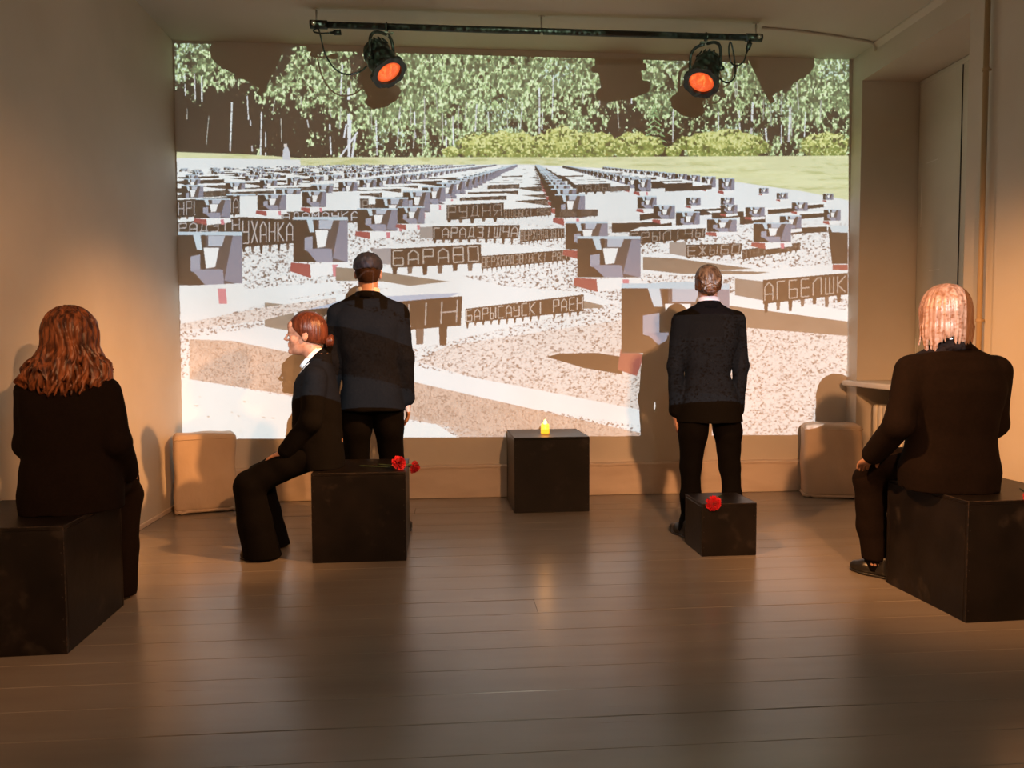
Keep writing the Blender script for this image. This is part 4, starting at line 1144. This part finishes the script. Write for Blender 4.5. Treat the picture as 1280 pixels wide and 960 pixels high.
def person(name, label, S):
    """S: dict with head, torso sections, yaw, arms, legs, hands, feet ..."""
    h = S.get('h', .0065); hd = S['head']
    allp = [p for ch in S['arms'] + S['legs'] for p, r in ch] + [hd.P(0, 0, .14), hd.P(0, .14, 0), hd.P(.1, -.12, 0), hd.P(-.1, -.12, 0)] + [q[0] for q in S['feet']] + [q[1] for q in S['feet']] + [np.array(q['w']) + .2 * np.array(unit(q['d'])) for q in S['hands']]
    A = np.array([np.asarray(p, np.float32) for p in allp]); lo, hi = A.min(0) - .16, A.max(0) + .16
    lo[2] = max(lo[2], -.02)
    # --- body (skin), one continuous surface under the clothes
    f = Field(lo, hi, h)
    f.loft([(z, x, y, a * .86, b * .84) for z, x, y, a, b in S['torso'] if z > S['pelvis'][2] - .02], S['yaw'], .04)
    f.ell(S['pelvis'], (.145, .115, .11), rot_frame(S['yaw']), .06)
    nb = np.array(S['neck'], np.float32)
    f.cone(nb, hd.P(0, -.022, -.055), .055 * S.get('neck_r', 1), .050 * S.get('neck_r', 1), .03)
    hd.build(f)
    for ch in S['arms']: f.chain(scale_chain(ch, .66), .02)
    for ch in S['legs']: f.chain(scale_chain(ch, S.get('leg_thin', .70)), .02)
    for a, b in S['feet']: f.cone(np.array(a) + (0, 0, .032), np.array(b) + (0, 0, .026), .024, .018, .03)
    for q in S['hands']: hand(f, q['w'], q['d'], q['n'], q['t'], q.get('curl', .5), q.get('s', .95))
    f.plane((0, 0, -1), -.004)
    body = f.mesh(name, M['skin'])
    tag(body, label, 'person', 'performers in black suits')
    hd.eyes(body)
    # --- trousers
    f = Field(lo, hi, h * 1.15)
    f.ell(S['pelvis'], S.get('pelvis_r', (.168, .128, .13)), rot_frame(S['yaw']), .06)
    for ch in S['legs']: f.chain(ch, .025)
    f.wrinkle(.0022, 37, 31, 29, S['seed'])
    f.plane((0, 0, -1), -S.get('hem', .03))
    f.mesh('trousers', M[S.get('trouser_mat', 'trousers')], body)
    # --- jacket
    f = Field(lo, hi, h * 1.08)
    f.loft(S['torso'], S['yaw'], .02, 0, S.get('sq', 2.5))
    for ch in S['arms']: f.chain(ch, .022)
    for e in S.get('jacket_add', []): f.cone(*e)
    f.wrinkle(.0022, 33, 35, 25, S['seed'] + 3)
    for n, d in S.get('jacket_cut', []): f.plane(n, d)
    jk = f.mesh('jacket', M[S.get('mat', 'suit')], body)
    # turned-down collar of the jacket round the back of the neck
    c0, c1 = np.array(S['collar'][0], np.float32), np.array(S['collar'][1], np.float32)
    ca = unit(c1 - c0); fr_s = Vector(S['collar'][4]) if len(S['collar']) > 4 else Vector((math.cos(S['yaw']), math.sin(S['yaw']), 0))
    def band(nm, p0, p1, r0, r1, dep, mat, par, th, n=40):
        p0, p1 = Vector(p0), Vector(p1); axx = (p1 - p0).normalized(); s_ = (fr_s - axx * fr_s.dot(axx)).normalized(); t_ = axx.cross(s_)
        V_, F_ = [], []
        for i in range(n):
            a = 2 * math.pi * i / n
            for (pp_, rr) in ((p0, r0), (p1, r1), (p1, r1 - th), (p0, r0 - th)):
                V_.append(pp_ + s_ * (rr * math.cos(a)) + t_ * (rr * dep * math.sin(a)))
        for i in range(n):
            j = (i + 1) % n
            for k in range(4): F_.append((i * 4 + k, i * 4 + (k + 1) % 4, j * 4 + (k + 1) % 4, j * 4 + k))
        return mesh_obj(nm, V_, F_, mat, par, True)
    r0, r1 = S['collar'][2], S['collar'][3]
    band('jacket_collar', c0, c0 + (c1 - c0) * .62, r0, r1 + .006, S.get('coldep', .95), M[S.get('mat', 'suit')], jk, .012)
    band('shirt_collar', c0 + (c1 - c0) * .25, c1, r1 + .0015, r1, S.get('coldep', .95), M['shirt'], body, .004)
    if 'shirt' in S:                                     # shirt front in the open neck of the jacket
        f = Field(lo, hi, h * 1.1); f.loft([q for q in S['torso'] if q[0] > S['shirt'][0]], S['yaw'], .02, -.007, S.get('sq', 2.5))
        for n, d in S['jacket_cut']: f.plane(n, d + .012)
        f.mesh('shirt', M['shirt'], body)
    for ch, (a, b) in zip(S['legs'], S['feet']):
        a = np.array(a, np.float32); e = ch[-1][0]
        u = Vector((float(b[0] - a[0]), float(b[1] - a[1]), 0)).normalized()
        v, fc = tube_geo([Vector((a[0], a[1], .03)) + u * .05, Vector((a[0] * .5 + e[0] * .5, a[1] * .5 + e[1] * .5, .09)) + u * .026, Vector((e[0], e[1], .17))], [.040, .050, .047], 16)
        mesh_obj('sock', v, fc, M['sock'], body, True)
    # --- shoes
    for a, b in S['feet']:
        a, b = np.array(a, np.float32), np.array(b, np.float32)
        f = Field(np.minimum(a, b) - .09, np.maximum(a, b) + .11, .006)
        u = (b - a) / np.linalg.norm(b - a)
        f.cone(a + (0, 0, .036), a + u * .10 + (0, 0, .034), .036, .036, .02)
        f.cone(a + u * .10 + (0, 0, .028), b + (0, 0, .026), .040, .030, .03)
        f.cone(a + (0, 0, .05), a + (0, 0, .085), .034, .036, .03)
        f.plane((0, 0, -1), -.002)
        sh = f.mesh('shoe', M['shoe'], body)
        g = Field(np.minimum(a, b) - .09, np.maximum(a, b) + .05, .006)
        g.cone(a + (0, 0, .02), a + u * .10 + (0, 0, .02), .040, .040, .02); g.cone(a + u * .10 + (0, 0, .02), b + (0, 0, .02), .043, .034, .03)
        g.plane((0, 0, 1), .014); g.plane((0, 0, -1), -.0005)
        g.mesh('sole', M['shoe'], sh)
    S['hair'](body, hd)
    return body

def hair_field(hd, h=.005, down=.2):
    lo = hd.c - np.array((.17, .17, down)); hi = hd.c + np.array((.17, .17, .16))
    return Field(lo, hi, h)
def cap(f, hd, grow=.010, d=.0175, nape=-.075):
    f.ell(hd.P(0, -.014, .030), np.array((.074 + grow, .095 + grow, .086 + grow)) * hd.s, hd.r, .02)
    f.ell(hd.P(0, -.048, -.020), np.array((.060 + grow * .6, .056 + grow, .066)) * hd.s, hd.r, .03)
    n = hd.r @ np.array((0, .757, -.654), np.float32)
    f.plane(n, float(n @ hd.P(0, 0, 0)) + d * hd.s, .006)
    m = hd.r @ np.array((0, .15, -1.0), np.float32); m /= np.linalg.norm(m)
    f.plane(m, float(m @ hd.P(0, -.05, nape)), .008)

def hair_short(body, hd):
    # longer hair on top over closely cropped sides
    f = hair_field(hd); cap(f, hd, .0035, .016, -.062); o = f.mesh('hair', M['stubble'], body)
    g = hair_field(hd)
    g.ell(hd.P(0, -.012, .042), np.array((.088, .108, .080)), hd.r, .02)
    g.ell(hd.P(0, .040, .085), np.array((.066, .055, .038)), hd.r, .02)
    m = hd.r @ np.array((0, .10, -1.0), np.float32); m /= np.linalg.norm(m)
    g.plane(m, float(m @ hd.P(0, -.05, .012)), .012)
    n = hd.r @ np.array((0, .757, -.654), np.float32)
    g.plane(n, float(n @ hd.P(0, 0, 0)) + .022, .006)
    g.wrinkle(.0016, 170, 150, 90, 2)
    g.mesh('top_hair', M['hair_dark'], o)
def hair_lock(f, pts, r0, r1, k=.004):
    P = smooth_path([Vector(p) for p in pts], 4)
    n = len(P)
    for i in range(n - 1):
        f.cone(P[i], P[i + 1], r0 + (r1 - r0) * i / n, r0 + (r1 - r0) * (i + 1) / n, k)

def hair_bun_profile(body, hd):
    f = hair_field(hd, .0042); cap(f, hd, .011, .024, -.055)
    for i in range(0):
        a = -.07 + .14 * i / 12
        hair_lock(f, [hd.P(a * .8, .062 - abs(a) * .3, .082 - a * a * 6), hd.P(a * 1.15, -.02, .100 - a * a * 7), hd.P(a * 1.05, -.090, .045), hd.P(a * .45, -.112, -.025)], .0075, .006)
    strands(f, hd, 30, .0009, .6, 10)
    o = f.mesh('hair', M['hair_red'], body)
    g = hair_field(hd, .004)
    c = (0, -.130, -.042)
    g.ell(hd.P(*c), np.array((.027, .026, .028)) * hd.s, hd.r, .006)
    for i in range(5):
        ph = i * 1.2566
        pts = [hd.P(c[0] + .024 * math.cos(ph + q), c[1] + .022 * math.cos(q * 2 + i) * .6, c[2] + .026 * math.sin(ph + q)) for q in np.linspace(0, 3.3, 6)]
        hair_lock(g, pts, .008, .007)
    g.mesh('hair_bun', M['hair_red'], o)

def hair_pinned(body, hd):
    f = hair_field(hd, .0042); cap(f, hd, .008, .022, -.055)
    for i in range(15):
        a = -.075 + .15 * i / 14
        hair_lock(f, [hd.P(a * .9, .045, .092 - a * a * 8), hd.P(a * .98, -.055, .084 - a * a * 8), hd.P(a * .80 + .004, -.106, .020), hd.P(a * .35 + .012, -.116, -.030)], .0075, .006)
    strands(f, hd, 26, .0014, 1.2, 16)
    o = f.mesh('hair', M['hair_brown'], body)
    g = hair_field(hd, .004)
    c = (.012, -.118, -.048)
    g.ell(hd.P(*c), np.array((.036, .022, .026)) * hd.s, hd.r, .006)
    r = np.random.default_rng(4)
    for i in range(9):
        ph = r.uniform(0, 6.28); rx, rz = r.uniform(.024, .046), r.uniform(.012, .028)
        pts = [hd.P(c[0] + rx * math.cos(ph + q), c[1] - .012 + .006 * math.sin(q * 2 + i), c[2] + rz * math.sin(ph + q) + .006) for q in np.linspace(0, 2.6, 5)]
        hair_lock(g, pts, .0065, .005)
    for q in (-1, 1):                                    # loose strands looping over the ears
        hair_lock(g, [hd.P(q * .074, -.020, .030), hd.P(q * .073, -.050, -.020), hd.P(q * .055, -.090, -.042), hd.P(q * .02, -.118, -.040)], .006, .005)
    g.mesh('hair_twist', M['hair_brown'], o)

def strands(f, hd, n, amp, wav, zf, grow_z=None):
    """relief of hair strands running down round the head axis; wav bends them sideways"""
    x, y, z = f.grid((slice(None),) * 3)
    dx, dy = x - hd.c[0], y - hd.c[1]
    X = dx * hd.r[0, 0] + dy * hd.r[1, 0]; Y = dx * hd.r[0, 1] + dy * hd.r[1, 1]
    an = np.arctan2(X, -Y - .02); zz = z - hd.c[2]
    A = amp if grow_z is None else amp * (1 + 2.2 * sstep(grow_z[0], grow_z[1], zz))
    ph = an * n + wav * np.sin(zz * zf + an * 3.0) + 1.3 * np.sin(an * 5.3)
    f.F += (A * (np.sin(ph) * .7 + .5 * np.sin(ph * .37 + zz * zf * .6) + .35 * np.sin(ph * 2.3 + 1))).astype(np.float32)

def hair_wavy(body, hd):
    f = hair_field(hd, .0044, .34)
    f.lo -= 0
    bx, by = -float(hd.r[0, 1]), -float(hd.r[1, 1])        # towards the back of the head
    yaw = math.atan2(float(hd.r[1, 0]), float(hd.r[0, 0]))
    sec = []
    for z, a, b, back in ((-.235, .060, .030, .082), (-.205, .125, .046, .078), (-.170, .158, .056, .072), (-.130, .150, .066, .062), (-.085, .118, .082, .042), (-.03, .106, .096, .024), (.025, .099, .098, .014), (.06, .070, .070, .013)):
        sec.append((hd.c[2] + z, hd.c[0] + bx * back, hd.c[1] + by * back, a, b))
    f.loft(sec, yaw, .02, 0, 2.0)
    f.ell(hd.P(0, -.013, .028), (.104, .110, .102), hd.r, .02)
    n = hd.r @ np.array((0, 1, -.25), np.float32); n /= np.linalg.norm(n)
    f.plane(n, float(n @ hd.P(0, .045, .03)), .01)
    strands(f, hd, 21, .0042, 2.6, 34, (-.02, -.13))
    r = np.random.default_rng(9)
    for i in range(34):                                    # curls that stand off the lower edge
        u = -1 + 2 * i / 33 + r.normal(0, .03)
        ph = r.uniform(0, 6.28); amp = r.uniform(.010, .019); ln = -.228 + r.normal(0, .022) + .040 * u * u
        pts = []
        for q in np.linspace(0, 1, 8):
            zz = -.045 + (ln + .045) * q
            sp = .100 + .050 * float(sstep(.1, .6, np.array(q)))
            pts.append(hd.P(u * sp + amp * math.sin(ph + q * 6.5) * q, -.088 - .030 * float(sstep(0, .45, np.array(q))) - .012 * (1 - u * u) + .050 * u * u + amp * .8 * math.cos(ph + q * 6.5) * q - .012 * q, zz))
        hair_lock(f, pts, .0085, .0035, .005)
    f.mesh('hair', M['hair_auburn'], body)

def hair_bob(body, hd):
    f = hair_field(hd, .0044, .26)
    bx, by = -float(hd.r[0, 1]), -float(hd.r[1, 1])
    yaw = math.atan2(float(hd.r[1, 0]), float(hd.r[0, 0]))
    sec = []
    for z, a, b, back in ((-.128, .092, .062, .040), (-.10, .100, .076, .034), (-.05, .104, .094, .022), (.0, .104, .104, .014), (.02, .099, .100, .013), (.06, .070, .070, .013)):
        sec.append((hd.c[2] + z, hd.c[0] + bx * back, hd.c[1] + by * back, a, b))
    f.loft(sec, yaw, .02, 0, 2.1)
    f.ell(hd.P(0, -.013, .024), (.102, .108, .102), hd.r, .02)
    n = hd.r @ np.array((0, 1, -.25), np.float32); n /= np.linalg.norm(n)
    f.plane(n, float(n @ hd.P(0, .045, .03)), .01)
    f.cone(hd.P(.012, -.18, -.165), hd.P(.012, -.06, -.150), .046, .040, .012, True)
    r = np.random.default_rng(3)
    for i in range(30):                                    # straight tips of uneven length
        u = -1 + 2 * i / 29
        mid = math.exp(-((u - .10) / .30) ** 2)
        ln = -.148 + r.normal(0, .009) + .040 * mid - .018 * (u < -.4)
        yb = -.100 * math.sqrt(max(0, 1 - .9 * u * u)) - .006
        hair_lock(f, [hd.P(u * .100, yb, -.06), hd.P(u * .100, yb, -.09), hd.P(u * .096 + r.normal(0, .004), yb + .006, ln)], .0075, .0030, .005)
    strands(f, hd, 34, .0020, .8, 12)
    f.mesh('hair', M['hair_blond'], body)

V3 = lambda *a: np.array(a, np.float32)
# --- person standing with pinned-up hair (right of the candle)
hdD = Head((1.560, 4.515, 1.525), -.28, -.03, 0, .95)
person('person', 'person in a fitted black suit with light brown pinned-up hair, standing facing the screen', dict(
    head=hdD, yaw=-.12, neck=(1.56, 4.49, 1.345), pelvis=(1.565, 4.50, .83), pelvis_r=(.165, .120, .12), seed=1,
    torso=[(.700, 1.570, 4.50, .196, .135), (.80, 1.568, 4.50, .184, .132), (.90, 1.563, 4.50, .154, .116), (.985, 1.556, 4.495, .132, .104), (1.09, 1.556, 4.49, .146, .112),
           (1.20, 1.558, 4.485, .172, .118), (1.285, 1.556, 4.485, .180, .104), (1.345, 1.556, 4.49, .160, .078), (1.385, 1.557, 4.49, .095, .062), (1.410, 1.558, 4.49, .066, .058)],
    arms=[[(V3(1.392, 4.49, 1.292), .060), (V3(1.356, 4.49, 1.03), .048), (V3(1.372, 4.525, .770), .043)],
          [(V3(1.722, 4.49, 1.298), .060), (V3(1.760, 4.49, 1.03), .045), (V3(1.752, 4.525, .765), .042)]],
    hands=[dict(w=V3(1.374, 4.53, .752), d=(0.05, .08, -1), n=(1, .2, 0), t=(.2, 1, 0), curl=.55, s=.9), dict(w=V3(1.754, 4.53, .750), d=(-.05, .08, -1), n=(-1, .2, 0), t=(-.2, 1, 0), curl=.55, s=.9)],
    legs=[[(V3(1.482, 4.50, .80), .098), (V3(1.470, 4.50, .64), .086), (V3(1.462, 4.51, .42), .062), (V3(1.458, 4.50, .25), .058), (V3(1.455, 4.49, .05), .050)],
          [(V3(1.655, 4.50, .80), .098), (V3(1.685, 4.50, .64), .083), (V3(1.705, 4.51, .42), .061), (V3(1.718, 4.50, .25), .056), (V3(1.722, 4.49, .05), .050)]],
    feet=[(V3(1.440, 4.470, 0), V3(1.400, 4.64, 0)), (V3(1.722, 4.480, 0), V3(1.750, 4.66, 0))], hem=.055,
    collar=(V3(1.558, 4.49, 1.372), V3(1.560, 4.500, 1.440), .076, .064), hair=hair_pinned, jacket_add=[(V3(1.50, 4.49, 1.362), V3(1.388, 4.49, 1.312), .040, .046, .03), (V3(1.615, 4.49, 1.364), V3(1.724, 4.49, 1.316), .040, .046, .03)]))
# --- man standing with short dark hair
hdB = Head((-.472, 4.70, 1.602), .08, 0, 0, 1.0)
person('person', 'person with short dark hair in a broad black suit, standing behind a black cube', dict(
    head=hdB, yaw=0.0, neck=(-.472, 4.68, 1.40), pelvis=(-.455, 4.68, .88), pelvis_r=(.168, .125, .12), seed=5, neck_r=1.12,
    torso=[(.775, -.450, 4.68, .192, .140), (.88, -.452, 4.68, .184, .135), (.99, -.456, 4.68, .170, .122), (1.06, -.460, 4.675, .168, .120), (1.16, -.465, 4.67, .182, .128),
           (1.27, -.468, 4.665, .202, .132), (1.345, -.470, 4.665, .205, .115), (1.41, -.471, 4.67, .165, .085), (1.450, -.472, 4.675, .100, .066), (1.475, -.472, 4.675, .072, .060)],
    arms=[[(V3(-.648, 4.67, 1.345), .066), (V3(-.688, 4.66, 1.09), .060), (V3(-.708, 4.71, .835), .050)],
          [(V3(-.292, 4.67, 1.345), .066), (V3(-.262, 4.66, 1.09), .060), (V3(-.252, 4.71, .845), .050)]],
    hands=[dict(w=V3(-.710, 4.715, .815), d=(-.06, .14, -1), n=(1, .2, 0), t=(.2, 1, 0), curl=.6), dict(w=V3(-.248, 4.715, .825), d=(.06, .10, -1), n=(-1, .2, 0), t=(-.2, 1, 0), curl=.6)],
    legs=[[(V3(-.545, 4.69, .86), .100), (V3(-.552, 4.69, .66), .088), (V3(-.556, 4.725, .45), .073), (V3(-.560, 4.725, .25), .066), (V3(-.562, 4.725, .04), .058)],
          [(V3(-.368, 4.69, .86), .100), (V3(-.356, 4.69, .66), .086), (V3(-.345, 4.725, .45), .072), (V3(-.330, 4.725, .25), .065), (V3(-.316, 4.725, .04), .057)]],
    feet=[(V3(-.562, 4.695, 0), V3(-.60, 4.86, 0)), (V3(-.296, 4.715, 0), V3(-.262, 4.89, 0))], hem=.03,
    collar=(V3(-.472, 4.68, 1.440), V3(-.472, 4.690, 1.504), .084, .069), hair=hair_short, jacket_add=[(V3(-.54, 4.675, 1.428), V3(-.648, 4.67, 1.362), .042, .052, .03), (V3(-.404, 4.675, 1.428), V3(-.294, 4.67, 1.364), .042, .052, .03)]))
# --- person seated in profile, looking to the left
hdC = Head((-.790, 4.395, 1.232), math.radians(90), -.02, 0, 1.0)
person('person', 'person in profile with red-brown bun and wide black trousers, seated on a cube', dict(
    head=hdC, h=.0052, yaw=math.radians(90), neck=(-.722, 4.395, 1.045), pelvis=(-.715, 4.395, .598), pelvis_r=(.165, .110, .105), seed=8, leg_thin=.55,
    torso=[(.486, -.705, 4.395, .182, .116), (.55, -.716, 4.395, .180, .126), (.64, -.728, 4.395, .172, .132), (.74, -.738, 4.395, .168, .133), (.85, -.738, 4.395, .175, .132),
           (.94, -.738, 4.395, .188, .118), (1.00, -.735, 4.395, .182, .102), (1.045, -.726, 4.395, .135, .082), (1.085, -.716, 4.395, .085, .066), (1.122, -.706, 4.395, .066, .054)],
    sq=2.3,
    arms=[[(V3(-.715, 4.235, .995), .064), (V3(-.735, 4.195, .76), .058), (V3(-.875, 4.24, .600), .047)],
          [(V3(-.715, 4.555, .995), .064), (V3(-.735, 4.60, .76), .058), (V3(-.875, 4.55, .600), .047)]],
    hands=[dict(w=V3(-.890, 4.245, .585), d=(-.9, .30, -.28), n=(0, 0, -1), t=(.2, 1, .1), curl=.45, s=.85), dict(w=V3(-.890, 4.545, .585), d=(-.9, -.30, -.28), n=(0, 0, -1), t=(.2, -1, .1), curl=.45, s=.85)],
    legs=[[(V3(-.700, 4.315, .572), .080), (V3(-.900, 4.285, .510), .080), (V3(-1.085, 4.265, .405), .080), (V3(-1.060, 4.265, .20), .090), (V3(-1.012, 4.262, -.02), .102)],
          [(V3(-.700, 4.475, .572), .080), (V3(-.900, 4.495, .510), .080), (V3(-1.085, 4.50, .405), .078), (V3(-1.060, 4.505, .20), .088), (V3(-1.015, 4.505, -.02), .100)]],
    feet=[(V3(-.985, 4.262, 0), V3(-1.110, 4.262, 0)), (V3(-.985, 4.505, 0), V3(-1.110, 4.505, 0))], hem=.012,
    collar=(V3(-.730, 4.395, 1.066), V3(-.772, 4.395, 1.106), .076, .070, (0, 1, 0)), coldep=1.14, shirt=(.80,), jacket_cut=[((-.736, 0, .677), 1.283)], hair=hair_bun_profile))
# --- person seated with long wavy auburn hair, back to the room
hdA = Head((-1.538, 3.290, 1.205), math.radians(20), .0, .0, .98)
person('person', 'person with long wavy auburn hair seen from behind, seated by the left wall', dict(
    head=hdA, yaw=math.radians(8), neck=(-1.546, 3.27, 1.03), pelvis=(-1.555, 3.30, .612), pelvis_r=(.185, .140, .12), seed=12, mat='brown_suit', trouser_mat='brown_suit',
    torso=[(.493, -1.555, 3.30, .192, .145), (.57, -1.556, 3.30, .198, .148), (.65, -1.556, 3.29, .186, .138), (.73, -1.552, 3.28, .166, .124), (.82, -1.549, 3.275, .168, .120),
           (.91, -1.546, 3.27, .178, .118), (.985, -1.545, 3.265, .176, .100), (1.035, -1.545, 3.265, .140, .078), (1.075, -1.545, 3.27, .075, .060)],
    arms=[[(V3(-1.693, 3.27, .982), .058), (V3(-1.706, 3.27, .77), .052), (V3(-1.675, 3.46, .615), .043)],
          [(V3(-1.398, 3.27, .985), .058), (V3(-1.356, 3.27, .775), .054), (V3(-1.395, 3.46, .615), .043)]],
    hands=[dict(w=V3(-1.668, 3.475, .605), d=(.25, .9, -.15), n=(0, 0, -1), t=(1, -.2, 0), curl=.5, s=.85), dict(w=V3(-1.402, 3.475, .605), d=(-.25, .9, -.15), n=(0, 0, -1), t=(-1, -.2, 0), curl=.5, s=.85)],
    legs=[[(V3(-1.645, 3.36, .577), .082), (V3(-1.655, 3.60, .560), .066), (V3(-1.655, 3.66, .48), .070), (V3(-1.645, 3.67, .24), .062), (V3(-1.635, 3.66, .03), .062)],
          [(V3(-1.475, 3.36, .577), .082), (V3(-1.480, 3.60, .560), .066), (V3(-1.488, 3.66, .48), .070), (V3(-1.505, 3.67, .24), .058), (V3(-1.510, 3.655, .03), .060)]],
    feet=[(V3(-1.635, 3.64, 0), V3(-1.64, 3.82, 0)), (V3(-1.512, 3.64, 0), V3(-1.545, 3.815, 0))], hem=.015,
    collar=(V3(-1.545, 3.27, 1.045), V3(-1.545, 3.28, 1.09), .078, .060), hair=hair_wavy))
# --- person seated with straight blond bob, turned to the window
hdE = Head((2.214, 3.265, 1.305), math.radians(-24), -.02, .0, 1.0)
person('person', 'person with straight blond shoulder-length hair seen from behind, seated near the window wall', dict(
    head=hdE, yaw=math.radians(-8), neck=(2.232, 3.24, 1.10), pelvis=(2.265, 3.28, .635), pelvis_r=(.160, .130, .110), seed=15, mat='brown_suit', trouser_mat='brown_suit',
    torso=[(.512, 2.248, 3.265, .200, .160), (.60, 2.250, 3.265, .205, .160), (.68, 2.250, 3.26, .190, .148), (.76, 2.246, 3.25, .180, .135), (.86, 2.242, 3.24, .192, .132),
           (.96, 2.238, 3.235, .215, .130), (1.045, 2.234, 3.235, .215, .112), (1.105, 2.232, 3.235, .170, .085), (1.145, 2.231, 3.24, .105, .068), (1.17, 2.231, 3.24, .076, .062)],
    arms=[[(V3(2.050, 3.25, 1.050), .068), (V3(1.985, 3.22, .81), .062), (V3(1.985, 3.42, .650), .052)],
          [(V3(2.425, 3.22, 1.045), .068), (V3(2.468, 3.28, .80), .060), (V3(2.395, 3.44, .635), .048)]],
    hands=[dict(w=V3(1.990, 3.445, .625), d=(.10, .85, -.35), n=(.1, -.2, -1), t=(1, .1, 0), curl=.55, s=.9), dict(w=V3(2.385, 3.455, .625), d=(-.35, .85, -.15), n=(0, 0, -1), t=(-1, -.2, 0), curl=.5, s=.9)],
    legs=[[(V3(2.180, 3.36, .606), .082), (V3(2.118, 3.56, .586), .072), (V3(2.105, 3.655, .485), .078), (V3(2.122, 3.66, .25), .068), (V3(2.135, 3.64, .075), .062)],
          [(V3(2.320, 3.36, .600), .084), (V3(2.290, 3.58, .586), .072), (V3(2.285, 3.68, .485), .076), (V3(2.295, 3.68, .25), .066), (V3(2.30, 3.66, .085), .064)]],
    feet=[(V3(2.165, 3.600, 0), V3(2.085, 3.735, 0)), (V3(2.30, 3.63, 0), V3(2.26, 3.80, 0))], hem=.085,
    collar=(V3(2.231, 3.24, 1.135), V3(2.229, 3.245, 1.210), .088, .069), hair=hair_bob))
